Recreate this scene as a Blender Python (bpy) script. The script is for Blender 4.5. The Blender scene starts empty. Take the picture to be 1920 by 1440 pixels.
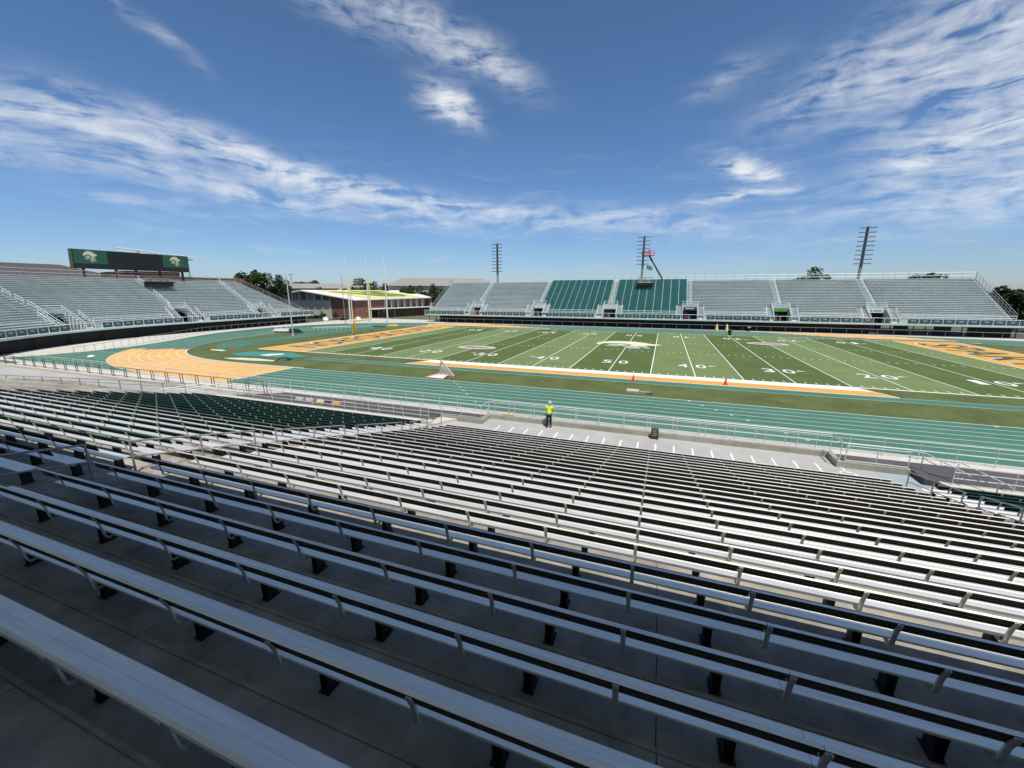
import bpy, math, random
from mathutils import Vector, Matrix
R = math.radians
random.seed(7)
SC = bpy.context.scene
COL = SC.collection

# ------------------------------------------------------------------ camera, sky, sun, exposure
cam = bpy.data.objects.new('camera', bpy.data.cameras.new('camera'))
COL.objects.link(cam)
cam.location = (5.474, -46.572, 8.822)
cam.rotation_euler = (R(90 - 12.754), 0, R(20.306))
cam.data.sensor_width = 36
cam.data.lens = 36 * 760.3 / 1920
cam.data.clip_start = 0.05
cam.data.clip_end = 6000
SC.camera = cam
SC.view_settings.view_transform = 'Standard'
SC.view_settings.look = 'None'
SC.view_settings.exposure = 0.0
SC.view_settings.gamma = 1.0
SC.view_settings.use_curve_mapping = False

SUN_EL, SUN_AZ = 66.0, 139.1
sun = bpy.data.objects.new('sun', bpy.data.lights.new('sun', 'SUN'))
COL.objects.link(sun)
sun.data.energy = 4.5
sun.data.angle = R(0.5)
sun.data.color = (1.0, 0.955, 0.88)
sdir = Vector((math.sin(R(SUN_AZ)) * math.cos(R(SUN_EL)), math.cos(R(SUN_AZ)) * math.cos(R(SUN_EL)), math.sin(R(SUN_EL))))
sun.rotation_euler = sdir.to_track_quat('Z', 'Y').to_euler()
sun.location = sdir * 200

world = bpy.data.worlds.new('World')
SC.world = world
world.use_nodes = True
wn, wl = world.node_tree.nodes, world.node_tree.links
wn.clear()

def WM(op, a, b=None, c=None, clamp=False):
    n = wn.new('ShaderNodeMath'); n.operation = op; n.use_clamp = clamp
    for i, v in enumerate((a, b, c)):
        if v is None: continue
        if isinstance(v, (int, float)): n.inputs[i].default_value = v
        else: wl.new(v, n.inputs[i])
    return n.outputs[0]

sky = wn.new('ShaderNodeTexSky'); sky.sky_type = 'NISHITA'; sky.sun_disc = False
sky.sun_elevation = R(SUN_EL); sky.sun_rotation = R(SUN_AZ)
sky.air_density = 1.0; sky.dust_density = 0.4; sky.ozone_density = 5.0; sky.altitude = 0
tc = wn.new('ShaderNodeTexCoord')
sep = wn.new('ShaderNodeSeparateXYZ'); wl.new(tc.outputs['Generated'], sep.inputs[0])
az = WM('MULTIPLY', WM('ARCTAN2', sep.outputs[0], sep.outputs[1]), 57.29578)
el = WM('MULTIPLY', WM('ARCSINE', sep.outputs[2]), 57.29578)
comb = wn.new('ShaderNodeCombineXYZ'); wl.new(az, comb.inputs[0]); wl.new(el, comb.inputs[1])
def wnoise(scale_vec, detail, rough, offs=(0, 0, 0), rot=0, src=None, dist=0.0):
    mp = wn.new('ShaderNodeMapping'); mp.inputs['Scale'].default_value = scale_vec
    mp.inputs['Location'].default_value = offs; mp.inputs['Rotation'].default_value = (0, 0, R(rot))
    wl.new(src or comb.outputs[0], mp.inputs[0])
    n = wn.new('ShaderNodeTexNoise'); n.inputs['Scale'].default_value = 1; n.inputs['Detail'].default_value = detail
    n.inputs['Roughness'].default_value = rough; n.inputs['Distortion'].default_value = dist
    wl.new(mp.outputs[0], n.inputs['Vector'])
    return n
wn1 = wnoise((.07, .12, 1), 3, .55)
sub = wn.new('ShaderNodeVectorMath'); sub.operation = 'SUBTRACT'; wl.new(wn1.outputs['Color'], sub.inputs[0]); sub.inputs[1].default_value = (.5, .5, .5)
scl = wn.new('ShaderNodeVectorMath'); scl.operation = 'MULTIPLY'; wl.new(sub.outputs[0], scl.inputs[0]); scl.inputs[1].default_value = (8, 3.4, 0)
add = wn.new('ShaderNodeVectorMath'); add.operation = 'ADD'; wl.new(comb.outputs[0], add.inputs[0]); wl.new(scl.outputs[0], add.inputs[1])
sep2 = wn.new('ShaderNodeSeparateXYZ'); wl.new(add.outputs[0], sep2.inputs[0])
waz, wel = sep2.outputs[0], sep2.outputs[1]
# cirrus banks: azimuth, elevation, half length, half width, slope, weight
BANKS = [(-66, 15.2, 12, 1.3, -7, 1.1), (-48, 13.9, 12, 1.15, -13, 1.2), (-58, 11.6, 16, 1.4, -4, .5), (-33, 11.0, 10, 1.4, -10, .7), (-42, 9.8, 12, .9, -6, .5),
         (-16, 9.3, 13, 1.1, -7, .55), (-1, 8.6, 9, 1.3, -8, .55), (-60, 8.6, 5, .5, -5, .4),
         (-31, 28.5, 9, 1.6, -18, .75), (-22, 26.0, 5, 1.4, -30, .6), (-42, 29, 8, 1.5, -10, .4), (-58, 24, 4, .6, -35, .3),
         (-28.4, 21.9, 3.1, 1.5, -24, 2.2), (7.5, 13.6, 3.0, .9, -20, 1.9), (7, 10.9, 3.8, .6, 2, 1.5),
         (15, 20, 7, 2.6, 18, .5), (26, 20, 8, 4.4, 12, .9), (27, 13.5, 8, 2.2, 10, .9), (27, 8.6, 10, 2.3, 4, .75), (20, 11.5, 4, .8, 15, .4), (5, 22.5, 4, 1.2, 20, .3),
         (36, 18, 9, 6, 0, .7), (60, 16, 20, 3, 4, .5), (-95, 15, 20, 3, -3, .6), (110, 20, 25, 4, 5, .4), (170, 25, 30, 4, -5, .4), (-150, 18, 25, 3, 5, .4), (0, 48, 40, 5, 8, .3)]
dens = None
for (a0, e0, L, Wd, ph, s) in BANKS:
    c_, s_ = math.cos(R(ph)), math.sin(R(ph))
    da = WM('SUBTRACT', waz, a0); de = WM('SUBTRACT', wel, e0)
    u = WM('MULTIPLY_ADD', da, c_ / L, WM('MULTIPLY', de, s_ / L))
    v = WM('MULTIPLY_ADD', da, -s_ / Wd, WM('MULTIPLY', de, c_ / Wd))
    q = WM('MULTIPLY_ADD', u, u, WM('MULTIPLY', v, v))
    m = WM('MULTIPLY', WM('EXPONENT', WM('MULTIPLY', q, -1.0)), s)
    dens = m if dens is None else WM('ADD', dens, m)
fib = wnoise((.14, .80, 1), 10, .60, (3, 1, 0), 12, add.outputs[0], .5)
puf = wnoise((.40, .75, 1), 9, .60, (7, 2, 0), 0, add.outputs[0], .1)
tex = WM('ADD', WM('MULTIPLY', fib.outputs[0], .62), WM('MULTIPLY', puf.outputs[0], .38))
t1 = WM('MULTIPLY_ADD', tex, 5.2, -2.08)
core = WM('MULTIPLY', dens, WM('MAXIMUM', t1, 0.0))
wisp = WM('MULTIPLY', WM('MAXIMUM', WM('MULTIPLY_ADD', fib.outputs[0], 3.0, -1.65), 0.0), .22)
low = WM('MULTIPLY', WM('EXPONENT', WM('MULTIPLY', WM('POWER', WM('DIVIDE', WM('SUBTRACT', el, 8), 7), 2), -1)), wisp)
dall = WM('ADD', WM('MULTIPLY', core, .78), low)
dcl = WM('SUBTRACT', 1.0, WM('EXPONENT', WM('MULTIPLY', dall, -1.35)))
up = WM('GREATER_THAN', el, 0.3)
dcl = WM('MULTIPLY', dcl, up)
mix = wn.new('ShaderNodeMix'); mix.data_type = 'RGBA'
tint = wn.new('ShaderNodeMix'); tint.data_type = 'RGBA'; tint.blend_type = 'MULTIPLY'; tint.inputs['Factor'].default_value = 1.0
tf = WM('DIVIDE', el, 26.0, clamp=True)
tr = wn.new('ShaderNodeValToRGB'); wl.new(tf, tr.inputs[0])
tr.color_ramp.elements[0].position = 0.0; tr.color_ramp.elements[0].color = (.80, .92, 1.14, 1)
tr.color_ramp.elements[1].position = 1.0; tr.color_ramp.elements[1].color = (.72, .89, 1.0, 1)
wl.new(sky.outputs[0], tint.inputs['A']); wl.new(tr.outputs[0], tint.inputs['B'])
wl.new(dcl, mix.inputs['Factor']); wl.new(tint.outputs['Result'], mix.inputs['A']); mix.inputs['B'].default_value = (8.8, 9.0, 9.2, 1)
bg = wn.new('ShaderNodeBackground'); bg.inputs['Strength'].default_value = 0.105
wl.new(mix.outputs['Result'], bg.inputs['Color'])
wo = wn.new('ShaderNodeOutputWorld'); wl.new(bg.outputs[0], wo.inputs['Surface'])

# ------------------------------------------------------------------ materials
def mat(name, col, rough=.7, metal=0.0, noise=0.0, nscale=3.0, bump=0.0, bscale=40.0, streak=None, spec=.5, col2=None, tint=None, alpha=None):
    m = bpy.data.materials.new(name); m.use_nodes = True
    N, L = m.node_tree.nodes, m.node_tree.links
    b = N['Principled BSDF']
    b.inputs['Roughness'].default_value = rough; b.inputs['Metallic'].default_value = metal
    b.inputs['Specular IOR Level'].default_value = spec
    b.inputs['Base Color'].default_value = (*col, 1)
    if noise or col2:
        t = N.new('ShaderNodeTexCoord'); mp = N.new('ShaderNodeMapping'); L.new(t.outputs['Object'], mp.inputs[0])
        g = N.new('ShaderNodeNewGeometry'); L.new(g.outputs['Position'], mp.inputs[0])
        if streak: mp.inputs['Scale'].default_value = streak
        n = N.new('ShaderNodeTexNoise'); n.inputs['Scale'].default_value = nscale; n.inputs['Detail'].default_value = 7; n.inputs['Roughness'].default_value = .62
        L.new(mp.outputs[0], n.inputs['Vector'])
        n2 = N.new('ShaderNodeTexNoise'); n2.inputs['Scale'].default_value = nscale * .13; n2.inputs['Detail'].default_value = 4
        L.new(mp.outputs[0], n2.inputs['Vector'])
        ad = N.new('ShaderNodeMath'); ad.operation = 'MULTIPLY_ADD'; ad.inputs[1].default_value = .5
        L.new(n.outputs[0], ad.inputs[0])
        m5 = N.new('ShaderNodeMath'); m5.operation = 'MULTIPLY'; m5.inputs[1].default_value = .5
        L.new(n2.outputs[0], m5.inputs[0]); L.new(m5.outputs[0], ad.inputs[2])
        r = N.new('ShaderNodeValToRGB'); r.color_ramp.elements[0].position = .36; r.color_ramp.elements[1].position = .64
        c2 = col2 or tuple(min(1, c * (1 + noise)) for c in col)
        c1 = tuple(c * (1 - noise) for c in col)
        r.color_ramp.elements[0].color = (*c1, 1); r.color_ramp.elements[1].color = (*c2, 1)
        L.new(ad.outputs[0], r.inputs[0]); L.new(r.outputs[0], b.inputs['Base Color'])
        if metal:
            rr = N.new('ShaderNodeMapRange'); rr.inputs['To Min'].default_value = rough - .1; rr.inputs['To Max'].default_value = rough + .15
            L.new(n.outputs[0], rr.inputs[0]); L.new(rr.outputs[0], b.inputs['Roughness'])
    if bump:
        g2 = N.new('ShaderNodeNewGeometry'); n3 = N.new('ShaderNodeTexNoise'); n3.inputs['Scale'].default_value = bscale; n3.inputs['Detail'].default_value = 4
        L.new(g2.outputs['Position'], n3.inputs['Vector'])
        bp = N.new('ShaderNodeBump'); bp.inputs['Strength'].default_value = bump; bp.inputs['Distance'].default_value = .02
        L.new(n3.outputs[0], bp.inputs['Height']); L.new(bp.outputs[0], b.inputs['Normal'])
    if alpha is not None: b.inputs['Alpha'].default_value = alpha
    return m

M = dict(
 alu=mat('bench_aluminium', (.90, .85, .76), .43, .55, .13, 3.0, streak=(.35, 6, 6)),
 alu2=mat('rail_galvanised', (.66, .67, .66), .5, .35, .08, 2),
 strap=mat('bracket_strap', (.66, .65, .60), .5, .35, .10, 4),
 alu_far=mat('stand_aluminium', (.50, .58, .55), .65, .1, .10, .6, streak=(.3, 1, 1)),
 alu_seat=mat('stand_seat_aluminium', (.88, .93, .90), .55, .1, .12, .8, streak=(.3, 1, 1)),
 deck=mat('stand_footboard', (.38, .43, .405), .75, .05, .12, .7),
 dark_back=mat('bench_back_dark', (.13, .115, .095), .5, .35, .15, 3, streak=(.3, 4, 4)),
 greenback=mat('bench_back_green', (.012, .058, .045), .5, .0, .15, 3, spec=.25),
 steel=mat('dark_steel', (.022, .023, .026), .6, .3, .2, 5),
 browngrey=mat('brown_grey_rail', (.13, .115, .10), .7, .2, .15, 4),
 railgrey=mat('weathered_rail', (.34, .33, .32), .6, .35, .15, 4),
 conc=mat('terrace_concrete', (.30, .27, .225), .9, 0, .42, 1.9, .25, 60),
 conc_w=mat('walkway_concrete', (.41, .40, .37), .9, 0, .12, 1.1, .2, 50),
 conc_l=mat('pale_concrete', (.58, .54, .46), .9, 0, .10, 1.0, .2, 40),
 conc_b=mat('wall_concrete', (.36, .34, .28), .9, 0, .22, 2.0, .2, 30),
 blueconc=mat('blue_grey_concrete', (.33, .38, .40), .9, 0, .1, 1.4),
 asph=mat('asphalt', (.085, .08, .08), .95, 0, .18, 2.2, .4, 90),
 teal=mat('track_teal', (.056, .165, .112), .85, 0, .17, .9, .2, 80),
 orange=mat('track_gold', (.72, .41, .13), .85, 0, .13, 1.1, .2, 80),
 orange2=mat('turf_gold', (.66, .34, .065), .9, 0, .07, 1.2),
 grass=mat('infield_grass', (.088, .112, .024), .95, 0, .30, 2.4, .5, 30, col2=(.12, .155, .04)),
 grass_far=mat('distant_ground', (.10, .12, .045), .95, 0, .35, .08),
 turf_l=mat('turf_light', (.150, .205, .066), .95, 0, .15, 2.6, .3, 60),
 turf_d=mat('turf_dark', (.080, .122, .022), .95, 0, .17, 2.6, .3, 60),
 white=mat('white_line', (.78, .78, .72), .8, 0, .05, 3),
 cream=mat('cream_line', (.80, .77, .58), .8, 0, .06, 3),
 laneline=mat('lane_line', (.68, .74, .64), .8, 0, .06, 3),
 green_txt=mat('endzone_letter_green', (.055, .085, .03), .9, 0, .1, 3),
 logo_gold=mat('logo_cream', (.74, .66, .44), .85, 0, .06, 2),
 logo_face=mat('logo_grey_green', (.34, .42, .30), .85, 0, .08, 2),
 pink=mat('oval_pink', (.50, .41, .36), .85, 0, .05, 2),
 navy=mat('navy_paint', (.07, .06, .14), .8),
 panel=mat('green_panel', (.035, .10, .105), .55, 0, .12, 1.2),
 chairgreen=mat('green_chairback', (.040, .170, .160), .5, 0, .12, 1.5),
 seatgreen=mat('green_seat', (.05, .20, .19), .5, 0, .1, 1.5),
 black=mat('near_black', (.006, .008, .009), .8, 0, .4, 1.5),
 blackp=mat('black_panel', (.012, .013, .015), .5),
 scrgreen=mat('scoreboard_green', (.022, .105, .068), .6, 0, .06, 1),
 scrside=mat('scoreboard_side', (.07, .10, .04), .6),
 brick=mat('brick_red', (.20, .085, .065), .9, 0, .18, 6),
 wallcream=mat('wall_cream', (.52, .49, .40), .9, 0, .08, 1.2),
 wallgrey=mat('wall_grey', (.25, .26, .24), .9, 0, .1, 1.5),
 roofwhite=mat('roof_white', (.80, .80, .78), .7, 0, .03, .6),
 roofyel=mat('roof_yellow', (.70, .62, .17), .8, 0, .05, .6),
 roofgreen=mat('roof_green', (.10, .20, .05), .8, 0, .05, .6),
 roofgrey=mat('roof_grey', (.30, .285, .26), 1.0, 0, .08, .5, spec=.1),
 roofdark=mat('roof_slate', (.10, .088, .085), 1.0, 0, .12, .8, spec=.05),
 glass=mat('window_glass', (.05, .06, .07), .1, .0),
 shade=mat('window_blind', (.30, .32, .28), .6),
 door_o=mat('door_orange', (.35, .12, .035), .6),
 yellow=mat('post_yellow', (.75, .55, .04), .5),
 yellowpale=mat('upright_yellow', (.80, .72, .28), .5),
 yelpad=mat('pad_gold', (.75, .40, .02), .6),
 polewhite=mat('pole_white', (.75, .76, .75), .5),
 polegrey=mat('pole_concrete', (.36, .33, .30), .8, 0, .1, 2),
 fixture=mat('light_fixture', (.10, .11, .12), .6, .3),
 cone=mat('cone_red', (.75, .07, .025), .5),
 hivis=mat('hivis_yellow', (.60, .86, .03), .7),
 trouser=mat('black_trousers', (.012, .013, .018), .8),
 skin=mat('skin', (.32, .17, .11), .6),
 cap=mat('pale_cap', (.62, .60, .56), .8),
 boot=mat('brown_boot', (.10, .05, .03), .7),
 sign_dark=mat('sign_brown', (.035, .028, .02), .6),
 sign_txt=mat('sign_print', (.42, .30, .2), .7),
 liftred=mat('lift_red', (.70, .08, .04), .5),
 boom=mat('lift_boom', (.02, .025, .035), .5),
 sand=mat('pale_sand', (.62, .58, .44), .95, 0, .12, 3),
 matt=mat('landing_teal', (.055, .25, .18), .7, 0, .05, 1),
 tarp=mat('black_tarp', (.006, .012, .012), .5),
 bark=mat('bark', (.10, .075, .05), .95, 0, .2, 3),
 sgreen=mat('sign_green', (.10, .42, .06), .6),
 net=mat('net_white', (.72, .72, .70), .8),
 netred=mat('frame_red', (.70, .38, .33), .6),
)
def leafmat(name, a, b):
    m = mat(name, a, .8, 0, .3, .9, col2=b, spec=.15)
    return m
M['leaf1'] = leafmat('leaf_dark', (.036, .056, .020), (.075, .100, .036))
M['leaf2'] = leafmat('leaf_mid', (.052, .076, .026), (.105, .130, .045))

# ------------------------------------------------------------------ mesh helpers
class MB:
    def __init__(s): s.v = []; s.f = []; s.m = []
    def face(s, pts, mi=0):
        k = len(s.v); s.v += [tuple(p) for p in pts]; s.f.append(tuple(range(k, k + len(pts)))); s.m.append(mi)
    def box(s, x0, y0, z0, x1, y1, z1, mi=0):
        k = len(s.v)
        s.v += [(x0, y0, z0), (x1, y0, z0), (x1, y1, z0), (x0, y1, z0), (x0, y0, z1), (x1, y0, z1), (x1, y1, z1), (x0, y1, z1)]
        for q in ((0, 3, 2, 1), (4, 5, 6, 7), (0, 1, 5, 4), (1, 2, 6, 5), (2, 3, 7, 6), (3, 0, 4, 7)):
            s.f.append(tuple(k + i for i in q)); s.m.append(mi)
    def hexa(s, b, t, mi=0):          # 4 bottom points, 4 top points
        k = len(s.v); s.v += [tuple(p) for p in b] + [tuple(p) for p in t]
        for q in ((0, 3, 2, 1), (4, 5, 6, 7), (0, 1, 5, 4), (1, 2, 6, 5), (2, 3, 7, 6), (3, 0, 4, 7)):
            s.f.append(tuple(k + i for i in q)); s.m.append(mi)
    def tube(s, pts, r, n=6, mi=0, cap=True):
        pts = [Vector(p) for p in pts]; rs = r if isinstance(r, (list, tuple)) else [r] * len(pts)
        k = len(s.v); up = Vector((0, 0, 1))
        for i, p in enumerate(pts):
            d = (pts[min(i + 1, len(pts) - 1)] - pts[max(i - 1, 0)]).normalized()
            a = d.cross(up)
            if a.length < .05: a = d.cross(Vector((1, 0, 0)))
            a.normalize(); b = a.cross(d).normalized()
            for j in range(n):
                t = 2 * math.pi * j / n
                s.v.append(tuple(p + a * (math.cos(t) * rs[i]) + b * (math.sin(t) * rs[i])))
        for i in range(len(pts) - 1):
            for j in range(n):
                s.f.append((k + i * n + j, k + i * n + (j + 1) % n, k + (i + 1) * n + (j + 1) % n, k + (i + 1) * n + j)); s.m.append(mi)
        if cap:
            s.f.append(tuple(k + j for j in reversed(range(n)))); s.m.append(mi)
            s.f.append(tuple(k + (len(pts) - 1) * n + j for j in range(n))); s.m.append(mi)
    def prism_x(s, poly, x0, x1, mi=0):
        k = len(s.v); n = len(poly)
        s.v += [(x0, y, z) for y, z in poly] + [(x1, y, z) for y, z in poly]
        for i in range(n):
            j = (i + 1) % n; s.f.append((k + i, k + j, k + n + j, k + n + i)); s.m.append(mi)
        s.f.append(tuple(k + i for i in reversed(range(n)))); s.f.append(tuple(k + n + i for i in range(n))); s.m += [mi, mi]
    def prism_z(s, poly, z0, z1, mi=0):
        k = len(s.v); n = len(poly)
        s.v += [(x, y, z0) for x, y in poly] + [(x, y, z1) for x, y in poly]
        for i in range(n):
            j = (i + 1) % n; s.f.append((k + i, k + j, k + n + j, k + n + i)); s.m.append(mi)
        s.f.append(tuple(k + i for i in reversed(range(n)))); s.f.append(tuple(k + n + i for i in range(n))); s.m += [mi, mi]
    def lathe(s, prof, n=12, c=(0, 0, 0), mi=0):
        k = len(s.v)
        for r, z in prof:
            for j in range(n):
                t = 2 * math.pi * j / n; s.v.append((c[0] + r * math.cos(t), c[1] + r * math.sin(t), c[2] + z))
        for i in range(len(prof) - 1):
            for j in range(n):
                s.f.append((k + i * n + j, k + i * n + (j + 1) % n, k + (i + 1) * n + (j + 1) % n, k + (i + 1) * n + j)); s.m.append(mi)
        s.f.append(tuple(k + j for j in reversed(range(n)))); s.m.append(mi)
        s.f.append(tuple(k + (len(prof) - 1) * n + j for j in range(n))); s.m.append(mi)
    def mesh(s, name, mats):
        me = bpy.data.meshes.new(name); me.from_pydata(s.v, [], s.f)
        if not isinstance(mats, (list, tuple)): mats = [mats]
        for m in mats: me.materials.append(M[m] if isinstance(m, str) else m)
        if len(mats) > 1: me.polygons.foreach_set('material_index', s.m)
        me.update(); return me

def link(name, me, parent=None, loc=(0, 0, 0), rz=0, **tags):
    o = bpy.data.objects.new(name, me); COL.objects.link(o)
    o.location = loc; o.rotation_euler = (0, 0, rz)
    if parent is not None: o.parent = parent
    for k, v in tags.items():
        if v is not None: o[k] = v
    return o
def obj(name, mb, mats, parent=None, loc=(0, 0, 0), rz=0, **tags):
    return link(name, mb.mesh(name, mats), parent, loc, rz, **tags)
def thing(name, label, category, loc=(0, 0, 0), rz=0, group=None):
    return link(name, None, None, loc, rz, label=label, category=category, group=group)
def struct(name, mb, mats, **k): return obj(name, mb, mats, kind='structure', **k)
def sheet(name, polys, z, mats, parent=None, **tags):
    b = MB()
    for p in polys:
        mi = 0
        if isinstance(p, tuple) and isinstance(p[1], int): p, mi = p
        a = sum(p[i][0] * p[(i + 1) % len(p)][1] - p[(i + 1) % len(p)][0] * p[i][1] for i in range(len(p)))
        if a < 0: p = list(reversed(p))
        b.face([(x, y, z) for x, y in p], mi)
    return obj(name, b, mats, parent, **tags)
def rect(x0, y0, x1, y1): return [(x0, y0), (x1, y0), (x1, y1), (x0, y1)]
def text_mesh(body, width, height, offset=0.0, thick=0.0, name='lettering', m='white'):
    cu = bpy.data.curves.new(name, 'FONT'); cu.body = body; cu.size = 1; cu.offset = offset; cu.extrude = thick
    cu.resolution_u = 3
    o = bpy.data.objects.new(name, cu); me = bpy.data.meshes.new_from_object(o)
    bpy.data.objects.remove(o)
    xs = [v.co.x for v in me.vertices]; ys = [v.co.y for v in me.vertices]
    cx, cy = (min(xs) + max(xs)) / 2, (min(ys) + max(ys)) / 2
    sx, sy = width / (max(xs) - min(xs)), height / (max(ys) - min(ys))
    for v in me.vertices: v.co.x = (v.co.x - cx) * sx; v.co.y = (v.co.y - cy) * sy
    me.name = name; me.materials.clear(); me.materials.append(M[m]); return me

def pole_mesh(h, r, n=6):
    b = MB(); b.tube([(0, 0, 0), (0, 0, h)], r, n); return b
def railing(label, pts, h=1.0, spacing=1.55, bars=(1.0, .55), m='alu2', r=.024, cat='railing', group=None, name='railing', mesh_fill=None, parent=None, pr=.022, foot=False, double=0, wire=.0028):
    """pts: list of base points (x,y,z)"""
    p0 = Vector(pts[0])
    if parent is None: t = thing(name, label, cat, tuple(p0), 0, group); org = p0
    else: t = parent; org = Vector((0, 0, 0))
    pm = pole_mesh(h, pr)
    if foot: pm.box(-.06, -.05, 0, .06, .05, .012)
    pme = pm.mesh('post', m)
    P = [Vector(p) - org for p in pts]
    for i in range(len(P) - 1):
        L = (P[i + 1] - P[i]); k = max(1, round(L.length / spacing))
        for j in range(k + (1 if i == len(P) - 2 else 0)):
            link('post', pme, t, tuple(P[i] + L * (j / k)))
            if double: link('post', pme, t, tuple(P[i] + L * (j / k) + L.normalized() * double))
    for f in bars:
        b = MB(); b.tube([p + Vector((0, 0, h * f)) for p in P], r if f > .9 else r * .8, 6)
        obj('top_rail' if f > .9 else 'rail', b, m, t)
    if mesh_fill:
        b = MB(); z0, z1, st = mesh_fill
        for i in range(len(P) - 1):
            L = P[i + 1] - P[i]; ln = L.length; d = L / ln; hh = (z1 - z0) * h
            n = int(ln / st)
            for j in range(-int(hh / st), n + 1):
                for sgn in (1, -1):
                    a = j * st if sgn == 1 else j * st + hh
                    c = a + hh * sgn
                    za, zc = z0 * h, z1 * h
                    if a < 0: za += (-a if sgn == 1 else 0); a = max(a, 0)
                    if min(a, c) < 0 or max(a, c) > ln: continue
                    A = P[i] + d * a + Vector((0, 0, za)); Cc = P[i] + d * c + Vector((0, 0, zc))
                    w = Vector((0, 0, wire))
                    b.face([A - w, Cc - w, Cc + w, A + w])
        if b.f: obj('wire_mesh', b, m, t, kind='stuff')
    return t

# ------------------------------------------------------------------ ground, track, field
Y_WALL = -20.0
struct('ground', (lambda b: (b.face([(-1500, -20.0, -.014), (1500, -20.0, -.014), (1500, 3000, -.014), (-1500, 3000, -.014)]), b)[1])(MB()), 'grass_far')
struct('lower_ground', (lambda b: (b.face([(-1500, -400, -.5), (1500, -400, -.5), (1500, -21.4, -.5), (-1500, -21.4, -.5)]), b)[1])(MB()), 'grass_far')
# concrete around the track
sheet('concrete_apron', [[(-93.5, -20.0), (112, -20), (112, 61.4), (-56, 61.4), (-60, 70), (-93.5, 70)]], -.010, 'conc_l', kind='structure')
sheet('dark_ground_at_stands', [rect(-135, -20.0, -93.5, 75), rect(-93.5, 70, -60, 75), [(-56, 61.4), (112, 61.4), (112, 82), (-60, 82), (-60, 70)]], -.009, 'asph', kind='structure')  # dark asphalt under the stands carries their shade in its colour
# track surface
XL, XR, YC, RR, LW, NL = -43.0, 45.0, 20.4, 31.15, 1.056, 8
def curve_pts(cx, sgn, a0, a1, n):
    out = []
    for i in range(n + 1):
        a = a0 + (a1 - a0) * i / n
        e = 2.5 if math.sin(a) < 0 else 2.0
        e = 2 + (2.5 - 2) * max(0, -math.sin(a)) ** .5 if math.sin(a) < 0 else 2.0
        ca, sa = math.cos(a), math.sin(a)
        r = RR / (abs(ca) ** e + abs(sa) ** e) ** (1 / e)
        out.append((cx + sgn * r * ca, YC + r * sa))
    return out
base = [(XR - (XR - XL) * i / 40, YC - RR) for i in range(40)]
base += curve_pts(XL, -1, -math.pi / 2, math.pi / 2, 72)
base += [(XL + (XR - XL) * i / 40, YC + RR) for i in range(1, 40)]
base += curve_pts(XR, 1, math.pi / 2, -math.pi / 2, 72)[:-1]
NB = len(base)
def nrm(i):
    a, c = Vector(base[(i - 1) % NB]), Vector(base[(i + 1) % NB]); d = (c - a).normalized()
    return Vector((-d.y, d.x)) * -1
OUT = [nrm(i) for i in range(NB)]
# make sure normals point outward
cen = Vector((1, YC))
OUT = [n if (Vector(base[i]) - cen).dot(n) > 0 else -n for i, n in enumerate(OUT)]
def off(i, r): p = Vector(base[i % NB]) + OUT[i % NB] * r; return (p.x, p.y)
WT = LW * NL
teal_outer_left = [(-79.5, -19.2), (-77.8, -15.5), (-76.9, -11), (-77.1, -6), (-79.6, 0), (-84.2, 8.2), (-87.3, 15), (-88.6, 22), (-88.9, 30), (-86.6, 38.5), (-83, 45), (-76, 51.5), (-66, 56.5), (-54, 59.6), (-40, 60.4)]
poly = [(104, -19.2)] + teal_outer_left + [(0, 60.6), (30, 60.4), (48, 59.6), (60, 58.2), (72, 55.5), (84, 48), (92, 36), (94, 20), (104, 4)]
sheet('running_track', [poly], -.006, 'teal', kind='structure')
inner = [base[i] for i in range(NB)]
b = MB(); cc = (1, YC)
for i in range(NB):
    j = (i + 1) % NB; b.face([(cc[0], cc[1], -.002), (inner[i][0], inner[i][1], -.002), (inner[j][0], inner[j][1], -.002)][::1])
struct('infield_grass', b, 'grass')
# gold exchange zones (per lane so the ends are staggered)
def zone_polys(i0f, i1f):
    out = []
    for k in range(NL):
        i0, i1 = i0f(k), i1f(k)
        for i in range(i0, i1):
            out.append([off(i, k * LW), off(i + 1, k * LW), off(i + 1, (k + 1) * LW), off(i, (k + 1) * LW)])
    return out
def near_idx(x): return round((XR - x) / (XR - XL) * 40)
def ang_idx(d): return 40 + round((d + 90) / 180 * 72)   # degrees on the left curve, -90 = near side
def far_idx(x): return 112 + round((x - XL) / (XR - XL) * 40)
def rang_idx(d): return 151 + round((90 - d) / 180 * 72)
# near-left zone: starts at x=-35.7 on the straight
zp = []
for k in range(NL):
    endi = ang_idx(-47 + k * .6)
    zp.append([( -35.7, YC - RR - k * LW), (XL, YC - RR - k * LW), (XL, YC - RR - (k + 1) * LW), (-35.7, YC - RR - (k + 1) * LW)])
    for i in range(40, endi):
        zp.append([off(i, k * LW), off(i + 1, k * LW), off(i + 1, (k + 1) * LW), off(i, (k + 1) * LW)])
zp += zone_polys(lambda k: ang_idx(66 + k * .5), lambda k: far_idx(-22 - k * 2.6))
zp += zone_polys(lambda k: far_idx(42 - k * 2.6), lambda k: rang_idx(62 + k * 3.0))
sheet('gold_exchange_zones', zp, -.003, 'orange', kind='structure')
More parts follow.
